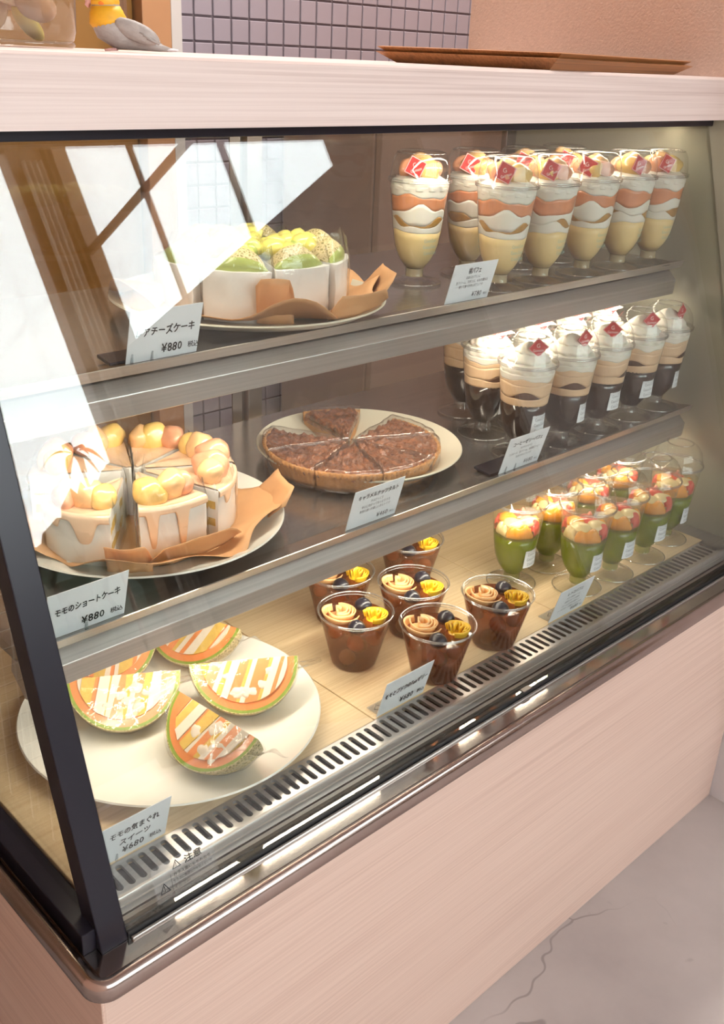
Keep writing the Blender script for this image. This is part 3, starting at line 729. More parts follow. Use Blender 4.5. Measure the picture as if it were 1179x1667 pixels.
# --- coffee jelly parfait
def coffee_parfait():
    t = thing('coffee_parfait', '', 'parfait')
    cup_parts(t, True)
    b1 = wav(0.0790, 0.0006, 2, 0.3); b2 = wav(0.0905, 0.0022, 2, 1.1); b3 = lambda a: max(b2(a), 0.0870 + 0.0125 * max(0, math.cos(a + 1.15)) ** 6 + 0.011 * max(0, math.cos(a - 2.0)) ** 6)
    b4 = wav(0.1090, 0.0018, 3, 2.0); b5 = wav(0.1150, 0.0030, 4, 0.4); b6 = lambda a: 0.1225
    band(lambda a: 0.0215, b1, 'coffee_jelly', 'coffee', t); band(b1, b2, 'mocha_cream', 'mocha', t)
    band(b2, b3, 'cocoa_sponge', 'cocoa', t, inset=0.0006); band(b3, b4, 'mocha_cream', 'mocha', t)
    band(b4, b5, 'mocha_cream', 'mocha', t); band(b5, b6, 'cream_layer', 'cream', t)
    whip(t, [(0.0345, 0.120), (0.0365, 0.126), (0.033, 0.133), (0.026, 0.135)], 13, 20, 0.10)
    whip(t, [(0.026, 0.133), (0.029, 0.138), (0.022, 0.146), (0.018, 0.147)], 10, 24, 0.13, 'whipped_cream')
    whip(t, [(0.018, 0.145), (0.0195, 0.149), (0.010, 0.157), (0.002, 0.1605)], 8, 26, 0.15, 'whipped_cream')
    flag(t, (-0.004, -0.019, 0.1570), AZF - 0.5, 0.10, 0.0140)
    az = AZF + 0.12; r = cup_r(0.056) + 0.0009
    st = MB().grid(lambda u, v: wrap_put(az, r, 0.056)((u - 0.5) * 0.029 + 0.003 * (v - 0.5), (v - 0.5) * 0.034), 9, 5).build('sticker', 'sticker', t, smooth=True)
    print_on(st, az, r + 0.0004, 0.0560, 'greyink', 4, 0.022)
    return t

# --- green jelly parfait
def green_parfait():
    t = thing('green_jelly_parfait', '', 'parfait')
    cup_parts(t, True, 'greenrefraction')
    band(lambda a: 0.0215, lambda a: 0.0820, 'green_jelly', 'greenjelly', t)
    a = AZF - 2.29
    MB().lathe([(cup_r(0.084) * 0.72, 0.0835), (cup_r(0.1) * 0.74, 0.098), (cup_r(0.1) * 0.5, 0.103)], 24).build('fruit_core', 'pear', t, smooth=True)
    for i, (m, w, hh) in enumerate((('pear', 0.7, 0.022), ('orange', 1.30, 0.024), ('berry', 0.62, 0.026), ('orange', 1.15, 0.022), ('berrypink', 0.75, 0.027), ('pear', 0.85, 0.020), ('berry', 0.55, 0.024))):
        def pc(u, v, a=a, w=w, hh=hh, i=i):
            e = math.sin(PI * min(0.985, max(0.015, u))) ** 0.3; z0 = 0.0826 + 0.0025 * (1 - e); z1 = z0 + 0.002 + hh * e * (0.9 + 0.14 * math.sin(9 * u + i))
            q = 2 * PI * v; cz = (z0 + z1) / 2; z = cz + (z1 - z0) / 2 * math.sin(q); ro = cup_r(z) - 0.0016; r = ro - 0.0075 * e * (1 - math.cos(q)) - 0.0012 * (1 - abs(math.cos(q)))
            an = a + 0.02 + (w - 0.04) * u; return (r * math.cos(an), r * math.sin(an), z)
        MB().grid(lambda v, u: pc(u, v), 16, 16, True).build({'orange': 'orange_segment', 'berry': 'strawberry', 'berrypink': 'strawberry', 'pear': 'pale_fruit'}[m], m, t, smooth=True)
        a += w
    for i in range(4):
        a = AZF + 0.3 + i * 1.5; m = ['pear', 'berry', 'orange', 'pear'][i]
        MB().blob((0.016 * math.cos(a), 0.016 * math.sin(a), 0.1035), (0.013, 0.015, 0.006), i + 9, 0.2, 1.2, 3, Matrix.Rotation(a, 3, 'Z')).build({'orange': 'orange_segment', 'berry': 'strawberry', 'pear': 'pale_fruit'}[m], m, t, smooth=True)
    band(lambda a: 0.0822, lambda a: 0.1120, 'clear_jelly', 'clearjelly', t, inset=0.0009)
    az = AZF + 0.12; r = cup_r(0.056) + 0.0009
    st = MB().grid(lambda u, v: wrap_put(az, r, 0.056)((u - 0.5) * 0.029 + 0.003 * (v - 0.5), (v - 0.5) * 0.034), 9, 5).build('sticker', 'sticker', t, smooth=True)
    print_on(st, az, r + 0.0004, 0.0560, 'greyink', 4, 0.022)
    return t

SPIN = ('custard', 'cream_layer', 'peach_chunks', 'peach_compote', 'whipped_cream', 'mocha_cream', 'cocoa_sponge')
def spread(proto, spots, z, group, kind):
    for i, (x, y, lab) in enumerate(spots):
        o = proto if i == 0 else copy_tree(proto)
        o.location = (x, y, z); o.rotation_euler = (0, 0, random.uniform(-0.22, 0.22))
        tag(o, lab, 'parfait', group)
        ra = random.uniform(0, 6.28); rb = random.uniform(-0.5, 0.5)
        for ch in o.children:
            nm = ch.name.split('.')[0]
            if nm in SPIN: ch.rotation_euler[2] = ra
            elif nm in ('peach_piece', 'orange_segment', 'strawberry', 'pale_fruit'): ch.rotation_euler[2] = rb * (2.2 if nm == 'peach_piece' else 0.5)
            if i and nm in ('flag',): ch.rotation_euler[2] = random.uniform(-0.35, 0.35)

P = 'peach parfait on the top shelf, '
spread(peach_parfait(), [
    (0.700, 0.352, P + 'leftmost cup standing apart beside the melon cake plate'),
    (0.808, 0.352, P + 'half hidden between the leftmost cup and the card'),
    (0.769, 0.263, P + 'front row cup right behind the small price card'),
    (0.858, 0.261, P + 'front row, first cup right of the price card'),
    (0.960, 0.263, P + 'front row, third from the grey end panel'),
    (1.050, 0.261, P + 'front row, second from the grey end panel'),
    (1.126, 0.255, P + 'front row, last cup next to the grey end panel'),
    (0.915, 0.350, P + 'back row, only its lid shows, nearer the middle'),
    (1.010, 0.352, P + 'back row, only its lid shows, nearer the end panel')], Z1, 'peach parfaits on the top shelf', 'peach')
P = 'coffee jelly parfait on the middle shelf, '
spread(coffee_parfait(), [
    (0.780, 0.207, P + 'front cup right behind the price card'),
    (0.867, 0.200, P + 'front row, first cup right of the price card'),
    (0.958, 0.202, P + 'front row, third from the grey end panel'),
    (1.053, 0.204, P + 'front row, second from the grey end panel'),
    (1.132, 0.206, P + 'front row, last cup by the grey end panel'),
    (0.803, 0.292, P + 'second row, left of the cup behind the card'),
    (0.895, 0.290, P + 'second row, first half hidden top'),
    (0.985, 0.290, P + 'second row, middle one of the half hidden tops'),
    (1.075, 0.290, P + 'second row, half hidden top nearest the end panel'),
    (0.852, 0.375, P + 'rearmost cup, top hidden by the shelf')], Z2, 'coffee jelly parfaits on the middle shelf', 'coffee')
P = 'green jelly parfait on the bottom deck, '
spread(green_parfait(), [
    (0.860, 0.132, P + 'front cup right behind the price card'),
    (0.793, 0.203, P + 'leftmost cup, with a pink strawberry slice'),
    (0.883, 0.206, P + 'second row, between the leftmost and the front cup'),
    (0.937, 0.126, P + 'front row, second from the price card'),
    (1.028, 0.126, P + 'front row, third from the price card'),
    (1.115, 0.138, P + 'front row, last cup next to the end panel'),
    (0.985, 0.212, P + 'second row, half hidden, nearer the middle'),
    (1.075, 0.218, P + 'second row, half hidden, nearer the end panel')], Z3, 'green jelly parfaits on the bottom deck', 'green')

# ------------------------------------------------------------------ tea jelly cups
def rose(name, m, parent, c, R0, H, seed):
    mb = MB(); rnd = random.Random(seed)
    for k in range(6):
        r = R0 * (1 - k * 0.155); a0 = rnd.uniform(0, 6.28); sp = 3.9 - 0.1 * k
        def fn(u, v, r=r, a0=a0, sp=sp, k=k):
            a = a0 + sp * u; rr = r * (0.84 + 0.2 * u) * (0.80 + 0.34 * v) + 0.0008 * math.sin(9 * u + k)
            return (c[0] + rr * math.cos(a), c[1] + rr * math.sin(a), c[2] + H * (v - 0.55) + 0.0016 * math.sin(5 * u + k) + 0.0010 * k * v)
        mb.grid(fn, 16, 5)
    o = mb.build(name, m, parent, smooth=True, solid=0.0014)
    MB().blob((c[0], c[1], c[2] - H * 0.40), (R0 * 0.92, R0 * 0.92, H * 0.5), seed, 0.15, 1.5, 2).build('rose_base', m, o, smooth=True)
    return o
def tea_cup():
    t = thing('tea_jelly_cup', '', 'dessert cup')
    Cp = [(0.0, 0.0012), (0.0275, 0.001), (0.0290, 0.002), (0.0310, 0.010), (0.0455, 0.0690), (0.0462, 0.0735), (0.0478, 0.0742), (0.0482, 0.0752)]
    cu_ = MB().lathe(Cp, 40, False, False).build('cup', 'plastic', t, smooth=True, auto=45)
    MB().ring(0.0476, 0.0750, 0.0012, 44, 6).build('rim', 'ridge', cu_, smooth=True)
    MB().ring(0.0460, 0.0718, 0.0006, 44, 5).build('rim_step', 'ridge', cu_, smooth=True)
    MB().lathe([(0.0280, 0.0022), (0.0302, 0.010), (0.0432, 0.0632), (0.0428, 0.0640)], 40).build('tea_jelly', 'teajelly', t, smooth=True, auto=40)
    for k, (x, y, z, s, m) in enumerate(((-0.012, -0.019, 0.040, 0.011, 'peachpink'), (0.018, -0.016, 0.036, 0.010, 'peach'), (-0.016, -0.008, 0.015, 0.011, 'grape'), (0.012, 0.004, 0.016, 0.010, 'grape'), (-0.022, 0.012, 0.044, 0.010, 'peach'), (0.010, 0.02, 0.04, 0.010, 'peachpink'))):
        MB().blob((x, y, z), (s, s, s * 0.9), k, 0.2, 1.3, 2).build('fruit_piece', m, t, smooth=True)
    rose('peach_rose', 'rose', t, (-0.0155, 0.0130, 0.0650), 0.0215, 0.0150, 3)
    rose('yellow_rose', 'roseyellow', t, (0.0190, -0.0145, 0.0650), 0.0160, 0.0145, 5)
    for (x, y) in ((-0.0150, -0.0240), (0.0240, 0.0170)):
        b = MB().blob((x, y, 0.0660), (0.0112, 0.0112, 0.0098), 2, 0.05, 1, 3).build('blueberry', 'blueberry', t, smooth=True)
        MB().ring(0.0030, 0, 0.0006, 12, 4).build('calyx', 'blueberry', b).location = (x, y, 0.0755)
    return t
P = 'amber tea jelly cup with fruit roses, '
tp = tea_cup()
for i, (x, y, rz, lab) in enumerate((
    (0.524, 0.112, 0.0, P + 'front one behind its price card'), (0.467, 0.199, 0.10, P + 'leftmost one nearest the melon plate'),
    (0.643, 0.114, 0.05, P + 'rightmost one by the air grille'), (0.578, 0.205, -0.05, P + 'middle one ringed by the others'),
    (0.524, 0.292, 0.15, P + 'left one of the back pair, under the shelf'), (0.672, 0.300, -0.1, P + 'right one of the back pair, under the shelf'))):
    o = tp if i == 0 else copy_tree(tp)
    o.location = (x, y, Z3); o.rotation_euler = (0, 0, rz - 0.25); tag(o, lab, 'dessert cup', 'tea jelly cups on the deck')
# ------------------------------------------------------------------ plates
def plate(name, label, x, y, z, r, m, rise=0.018, well=0.62):
    w = r * well
    P_ = [(0.0, 0.0035), (w * 0.8, 0.0035), (w * 0.84, 0.0), (w * 0.9, 0.0), (w, 0.0035), (r * 0.9, rise * 0.55), (r * 0.985, rise * 0.92), (r, rise), (r * 0.992, rise + 0.0016), (r * 0.97, rise + 0.0004),
          (r * 0.88, rise * 0.72), (w * 1.02, 0.0085), (w * 0.92, 0.0065), (0.0, 0.0065)]
    o = MB().lathe(P_, 96, False, False).build(name, m, smooth=True, auto=60); o.location = (x, y, z)
    return tag(o, label, 'plate')
plate('round_plate', 'large cream plate under the melon sandwiches on the bottom deck', 0.222, 0.243, Z3, 0.170, 'plate', 0.019, 0.7)
plate('round_plate', 'white plate lined with kraft paper under the peach shortcake', 0.247, 0.323, Z2, 0.158, 'plate', 0.02)
plate('round_plate', 'oatmeal coloured shallow plate under the nut tart', 0.592, 0.333, Z2, 0.139, 'dullplate', 0.022)
plate('round_plate', 'grey-rimmed plate under the melon cheesecake on the top shelf', 0.42, 0.352, Z1, 0.160, 'dullplate', 0.018)

# ------------------------------------------------------------------ kraft paper
def paper(label, x, y, z, r, seed, lift=0.018, well=0.10):
    rnd = random.Random(seed); ph = [rnd.uniform(0, 6.28) for _ in range(6)]
    def fn(u, v):
        a = 2 * PI * u; rr = (r * (1 + 0.07 * math.sin(4 * a + ph[0]) + 0.06 * math.sin(7 * a + ph[1]) + 0.04 * math.sin(11 * a + ph[2]))) * v
        e = max(0, rr - well) / max(r - well, 1e-3)
        zz = 0.0008 + lift * e ** 1.3 * (1.0 + 0.35 * math.sin(5 * a + ph[3]) + 0.25 * math.sin(9 * a + ph[4])) + 0.0012 * mnoise.noise(Vector((rr * 60 * math.cos(a), rr * 60 * math.sin(a), seed)))* min(1, e * 2)
        return (rr * math.cos(a), rr * math.sin(a), zz)
    o = MB().grid(fn, 90, 16, True).build('kraft_paper', 'kraft', smooth=True, auto=40, solid=0.0006); o.location = (x, y, z)
    return tag(o, label, 'paper')
def flap(name, label, pts, h, seed, lean=0.3, z=0.0):
    """folded strip of kraft paper standing along a line of points"""
    P_ = [Vector((p[0], p[1], 0)) for p in pts]; rnd = random.Random(seed); ph = rnd.uniform(0, 6)
    def fn(u, v):
        t = u * (len(P_) - 1); i = min(int(t), len(P_) - 2); p = P_[i].lerp(P_[i + 1], t - i)
        d = (P_[min(i + 1, len(P_) - 1)] - P_[i]).normalized(); nrm = Vector((d.y, -d.x, 0))
        hh = h * (0.88 + 0.035 * math.sin(5 * u + ph) - 0.5 * max(0, 0.14 - u) / 0.14 * (0.5 + 0.5 * math.sin(ph)) - 0.4 * max(0, u - 0.88) / 0.12)
        q = p + nrm * (lean * hh * v + 0.004 * math.sin(6 * u + ph) * v + 0.008 * v * v + 0.0018 * mnoise.noise(Vector((u * 5, v * 4, seed))))
        return (q.x, q.y, z + hh * v)
    return tag(MB().grid(fn, 14, 7).build(name, 'kraft', smooth=True, auto=40, solid=0.0006), label, 'paper')
paper('wide crinkled kraft paper liner under the peach shortcake slices', 0.247, 0.325, Z2 + 0.0068, 0.150, 5, 0.021, 0.088)
paper('crinkled kraft paper liner under the melon cheesecake slices', 0.425, 0.355, Z1 + 0.0068, 0.150, 9, 0.020, 0.088)
flap('kraft_paper', 'kraft paper corner turned up beside the caramel side of the shortcake', [(0.352, 0.235), (0.372, 0.262), (0.382, 0.30)], 0.040, 3, 0.6, Z2 + 0.012)
flap('kraft_paper', 'kraft paper strip folded along the front of the middle shortcake slice', [(0.180, 0.220), (0.215, 0.212), (0.255, 0.211), (0.290, 0.218)], 0.030, 4, 0.25, Z2 + 0.012)
flap('kraft_paper', 'kraft paper fold standing between the two front shortcake slices', [(0.148, 0.236), (0.164, 0.220), (0.184, 0.208)], 0.038, 6, 0.1, Z2 + 0.012)
flap('kraft_paper', 'kraft paper corner standing right of the melon cheesecake', [(0.515, 0.252), (0.548, 0.280), (0.562, 0.318)], 0.040, 8, 0.55, Z1 + 0.012)
flap('kraft_paper', 'kraft paper fold between the front melon cheesecake slices', [(0.360, 0.262), (0.374, 0.248), (0.392, 0.238)], 0.056, 2, 0.05, Z1 + 0.010)
flap('kraft_paper', 'kraft paper strip curling in front of the melon cheesecake', [(0.425, 0.222), (0.465, 0.217), (0.508, 0.228)], 0.032, 11, 0.2, Z1 + 0.012)
flap('kraft_paper', 'kraft paper edge at the far left of the melon cheesecake plate', [(0.283, 0.345), (0.278, 0.385), (0.288, 0.425)], 0.032, 13, 0.5, Z1 + 0.012)

# ------------------------------------------------------------------ wedges
def wedge(r0, r1, da, z0, z1, jit=0.0, seed=0, na=9, nr=7, nz=5):
    mb = MB(); a0, a1 = -da / 2, da / 2
    def P_(r, a, z):
        p = Vector((r * math.cos(a), r * math.sin(a), z))
        if jit: p += Vector((mnoise.noise(p * 55 + Vector((seed, 0, 0))), mnoise.noise(p * 55 + Vector((0, seed, 9))), 0.6 * mnoise.noise(p * 55 + Vector((3, 0, seed))))) * jit
        return tuple(p)
    L = lambda a, b, t: a + (b - a) * t
    mb.grid(lambda u, v: P_(L(r0, r1, v), L(a0, a1, u), z1), na, nr); mb.grid(lambda u, v: P_(L(r0, r1, v), L(a0, a1, u), z0), na, nr)
    mb.grid(lambda u, v: P_(r1, L(a0, a1, u), L(z0, z1, v)), na, nz); mb.grid(lambda u, v: P_(r0, L(a0, a1, u), L(z0, z1, v)), na, nz)
    mb.grid(lambda u, v: P_(L(r0, r1, u), a0, L(z0, z1, v)), nr, nz); mb.grid(lambda u, v: P_(L(r0, r1, u), a1, L(z0, z1, v)), nr, nz)
    return mb
def weld(o, smooth=True, ang=35, bev=0.0):
    bm = bmesh.new(); bm.from_mesh(o.data); bmesh.ops.remove_doubles(bm, verts=bm.verts, dist=1e-5); bmesh.ops.recalc_face_normals(bm, faces=bm.faces)
    if bev: bmesh.ops.bevel(bm, geom=[e for e in bm.edges if len(e.link_faces) == 2 and e.calc_face_angle(0) > 1.0], offset=bev, segments=2, profile=0.5, affect='EDGES', clamp_overlap=True)
    bm.to_mesh(o.data); bm.free()
    for p in o.data.polygons: p.use_smooth = smooth
    if ang: o.data.set_sharp_from_angle(angle=R(ang))
    return o
def film_band(root, r0, r1, da, h, seed, m='stiff_film', out=0.0025):
    a0, a1 = -da / 2, da / 2; rnd = random.Random(seed)
    pts = [(r0 - 0.004, 0.0)]
    for k in range(6): t = k / 5; r = r0 + (r1 - r0) * t; pts.append((r * math.cos(a0) + out * math.sin(a0), r * math.sin(a0) - out * math.cos(a0)))
    for k in range(1, 7): a = a0 + (a1 - a0) * k / 7; pts.append(((r1 + out) * math.cos(a), (r1 + out) * math.sin(a)))
    for k in range(6): t = 1 - k / 5; r = r0 + (r1 - r0) * t; pts.append((r * math.cos(a1) - out * math.sin(a1), r * math.sin(a1) + out * math.cos(a1)))
    n = len(pts); ph = rnd.uniform(0, 6)
    def fn(u, v):
        t = u * n; i = int(t) % n; p, q = pts[i], pts[(i + 1) % n]; f = t - int(t)
        x, y = p[0] + (q[0] - p[0]) * f, p[1] + (q[1] - p[1]) * f
        top = h * (1 + 0.08 * math.sin(3 * 2 * PI * u + ph) + 0.03 * math.sin(9 * 2 * PI * u))
        g = 1 - 0.10 * max(0, v - 0.7) / 0.3
        nx = 0.0012 * mnoise.noise(Vector((x * 70, y * 70, v * 4 + seed)))
        cx = (r0 + r1) * 0.5
        return (cx + (x - cx) * g + nx, y * g + nx, 0.001 + (top - 0.001) * v)
    return MB().grid(fn, n * 3, 9, True).build('film_wrap', m, root, smooth=True)

# --- peach shortcake slice: sponge and cream body, dripping glaze, peaches
def shortcake(seed, drips):
    rnd = random.Random(seed); da = R(43); h = 0.058; r1 = 0.104
    t = thing('shortcake_slice', '', 'cake slice')
    b = wedge(0.004, r1, da, 0.0, h, 0.0016, seed, 13, 9, 8).build('cake_body', 'wrapcream', t); weld(b, True, 60, 0.003)
    for zz in (0.016, 0.036):
        sp = wedge(0.010, r1 - 0.004, da + 0.004, zz, zz + 0.009, 0.0, seed, 7, 5, 2).build('sponge_layer', 'slicesponge', t); weld(sp, True, 40)
    def dl(a):
        return 0.006 + sum(L * math.exp(-((a - c) / w) ** 4) for c, w, L in drips)
    def gl(u, v):
        a = -da / 2 * 1.0 + da * u
        if v < 0.5:
            r = 0.006 + (r1 - 0.004) * (v / 0.5); return (r * math.cos(a), r * math.sin(a), h + 0.0018 + 0.0008 * math.sin(a * 9 + v * 11))
        w = (v - 0.5) / 0.5
        if w < 0.2:
            q = w / 0.2 * PI / 2; return ((r1 - 0.001 + 0.0035 * math.sin(q)) * math.cos(a), (r1 - 0.001 + 0.0035 * math.sin(q)) * math.sin(a), h - 0.0016 + 0.0036 * math.cos(q))
        q = (w - 0.2) / 0.8; rr = r1 + 0.0028 - 0.0022 * q ** 6
        return (rr * math.cos(a), rr * math.sin(a), h - 0.0016 - dl(a) * q)
    MB().grid(gl, 60, 30).build('glaze', 'glaze', t, smooth=True)
    for k, (a, r, s, m) in enumerate(((-0.20, 0.084, (0.019, 0.015, 0.015), 'peachpink'), (0.06, 0.078, (0.020, 0.015, 0.018), 'peach'), (0.24, 0.076, (0.017, 0.013, 0.014), 'peachyellow'))):
        a += rnd.uniform(-0.05, 0.05); mm = [m, 'peachyellow', 'peach', 'peachpink'][(seed + k) % 4] if seed % 3 else m
        MB().blob((r * math.cos(a), r * math.sin(a), h + 0.010), s, seed + k, 0.25, 1.1, 3, Matrix.Rotation(a + k + seed, 3, 'Z') @ Matrix.Rotation(0.4 * math.sin(seed + k), 3, 'Y')).build('peach_piece', mm, t, smooth=True)
    film_band(t, 0.004, r1, da + 0.03, h + 0.013, seed)
    return t
C0 = (0.245, 0.336); zc = Z2 + 0.0086
SL = [(-99, 0.004, 'peach shortcake slice facing the front, with two long glaze drips', ((-0.24, 0.05, 0.038), (0.07, 0.055, 0.040))),
      (-50, 0.008, 'peach shortcake slice right of the two-drip one, glaze on its right edge', ((0.27, 0.05, 0.042), (-0.2, 0.06, 0.012))),
      (-6, 0.008, 'narrow looking peach shortcake slice at the right end of its cake', ((0.1, 0.08, 0.02),)),
      (40, 0.004, 'peach shortcake slice at the back right with yellow peaches on top', ((0.0, 0.06, 0.02),)),
      (86, 0.004, 'peach shortcake slice at the back beneath the shelf above', ((0.0, 0.08, 0.02),)),
      (132, 0.008, 'peach shortcake slice at the back left behind the window reflection', ((0.0, 0.08, 0.02),)),
      (-151, 0.022, 'peach shortcake slice nearest the black corner post, set apart', ((0.12, 0.11, 0.024), (-0.2, 0.05, 0.01)))]
for i, (ang, out, lab, dr) in enumerate(SL):
    o = shortcake(i + 1, dr); a = R(ang)
    o.location = (C0[0] + out * math.cos(a), C0[1] + out * math.sin(a), zc); o.rotation_euler = (0, 0, a); tag(o, lab, 'cake slice', 'peach shortcake slices')

# --- melon cheesecake slice
def cheesecake(seed):
    rnd = random.Random(seed); da = R(42); h = 0.054; r1 = 0.102
    t = thing('melon_cheesecake_slice', '', 'cake slice')
    weld(wedge(0.004, r1, da, 0.0, h, 0.0018, seed + 20, 13, 9, 8).build('cake_body', 'wrapcream', t), True, 60, 0.003)
    ch = r1 * math.sin(da / 2) * 0.95
    fl = MB(); sk = MB()
    def cr(u, v, part):
        x = -1 + 2 * u; hh = 0.022 * max(0, 1 - x * x) ** 0.7 + 0.0012; rr = r1 - 0.004 - 0.004 * x * x; a = x * da / 2 * 0.96
        if part == 0: r = rr + 0.002 * math.sin(PI * v) - 0.004 * v; z = h + 0.62 * hh * v
        else: r = rr - 0.004 - 0.030 * v; z = h + hh * (0.62 + 0.55 * math.sin(PI * 0.7 * v) - 0.6 * v * v)
        return (r * math.cos(a), r * math.sin(a), z)
    fl.grid(lambda u, v: cr(u, v, 0), 22, 6); sk.grid(lambda u, v: cr(u, v, 1), 22, 7)
    fl.build('melon_flesh', 'melongreen', t, smooth=True); sk.build('melon_skin', 'net', t, smooth=True)
    for k in range(5):
        a = rnd.uniform(-0.22, 0.22); r = 0.022 + 0.009 * k
        MB().blob((r * math.cos(a), r * math.sin(a), h + 0.010 + 0.004 * (k % 2)), (0.016, 0.010, 0.011), seed + k, 0.25, 1.1, 2, Matrix.Rotation(a + k * 1.3, 3, 'Z') @ Matrix.Rotation(0.4, 3, 'X')).build('melon_piece', ['melonyellow', 'melonyellow', 'melongreen'][k % 3], t, smooth=True)
    film_band(t, 0.004, r1, da + 0.03, h + 0.020, seed, 'film')
    return t
C1 = (0.432, 0.362)
for i, (ang, out, lab) in enumerate([(-136, 0.016, 'melon cheesecake slice in front left, right behind its price card'), (-94, 0.004, 'melon cheesecake slice facing the front in the middle of its plate'),
      (-52, 0.010, 'melon cheesecake slice in front right, with kraft paper at its foot'), (-8, 0.010, 'melon cheesecake slice at the right end beside the turned-up paper'),
      (48, 0.004, 'melon cheesecake slice at the back right, only the rind shows'), (98, 0.006, 'melon cheesecake slice at the back, behind the middle slices'), (-180, 0.014, 'melon cheesecake slice at the far left behind the window reflection')]):
    o = cheesecake(i + 1); a = R(ang); o.location = (C1[0] + out * math.cos(a), C1[1] + out * math.sin(a), Z1 + 0.0086); o.rotation_euler = (0, 0, a); tag(o, lab, 'cake slice', 'melon cheesecake slices')

# --- nut tart slices
def tart(seed):
    da = R(43); r1 = 0.112; h = 0.024
    t = thing('nut_tart_slice', '', 'tart slice')
    def cs(u, v):
        a = -da / 2 + da * u; r = r1 - 0.006 + 0.007 * v + 0.0012 * math.sin(a * 95) * v; return (r * math.cos(a), r * math.sin(a), (h + 0.001) * v)
    mb = MB(); mb.grid(cs, 60, 5)
    o = mb.build('crust', 'crust', t, smooth=True, solid=0.003)
    weld(wedge(0.004, r1 - 0.006, da, 0.0, h * 0.6, 0.0005, seed, 9, 6, 3).build('tart_base', 'crust', t), True, 50)
    nm = MB(); a0 = -da / 2
    def top(u, v):
        r = 0.005 + (r1 - 0.004) * v; a = a0 + da * u
        p = Vector((r * math.cos(a), r * math.sin(a), 0)); z = h + 0.0045 * mnoise.noise(p * 95 + Vector((seed * 5, 0, 0))) + 0.0075 * abs(mnoise.noise(p * 170 + Vector((0, seed * 3, 0))))
        e = min(u, 1 - u, v * 1.2, (1 - v) * 1.0) ; z -= 0.006 * max(0, 1 - e / 0.05) ** 2
        return (p.x, p.y, z)
    nm.grid(top, 34, 42)
    nm.grid(lambda u, v: (lambda r: (r * math.cos(a0), r * math.sin(a0), 0.012 + (h - 0.018) * v))(0.005 + (r1 - 0.004) * u), 10, 3)
    nm.grid(lambda u, v: (lambda r: (r * math.cos(-a0), r * math.sin(-a0), 0.012 + (h - 0.018) * v))(0.005 + (r1 - 0.004) * u), 10, 3)
    weld(nm.build('nut_topping', 'nuts', t), True, None)
    fm = wedge(0.001, r1 + 0.003, da + 0.02, 0.0006, h + 0.0065, 0.0032, seed + 40, 22, 20, 6).build('film_wrap', 'tart_film', t); weld(fm, True, None)
    return t
C2 = (0.567, 0.322)
for i, (ang, out, lab) in enumerate([(-135, 0.003, 'wrapped nut tart slice at the front, left of the price card'), (-92, 0.002, 'wrapped nut tart slice at the front, right behind the price card'), (-49, 0.003, 'wrapped nut tart slice at the front right of its plate'),
      (-4, 0.004, 'wrapped nut tart slice at the far right of its plate'), (60, 0.022, 'wrapped nut tart slice pushed back on its own as a triangle'), (138, 0.003, 'wrapped nut tart slice at the back left of its plate'), (-178, 0.003, 'wrapped nut tart slice at the far left, its crust facing the shortcake')]):
    o = tart(i + 1); a = R(ang); o.location = (C2[0] + out * math.cos(a), C2[1] + out * math.sin(a), Z2 + 0.0070); o.rotation_euler = (0, 0, a); tag(o, lab, 'tart slice', 'wrapped nut tart slices')

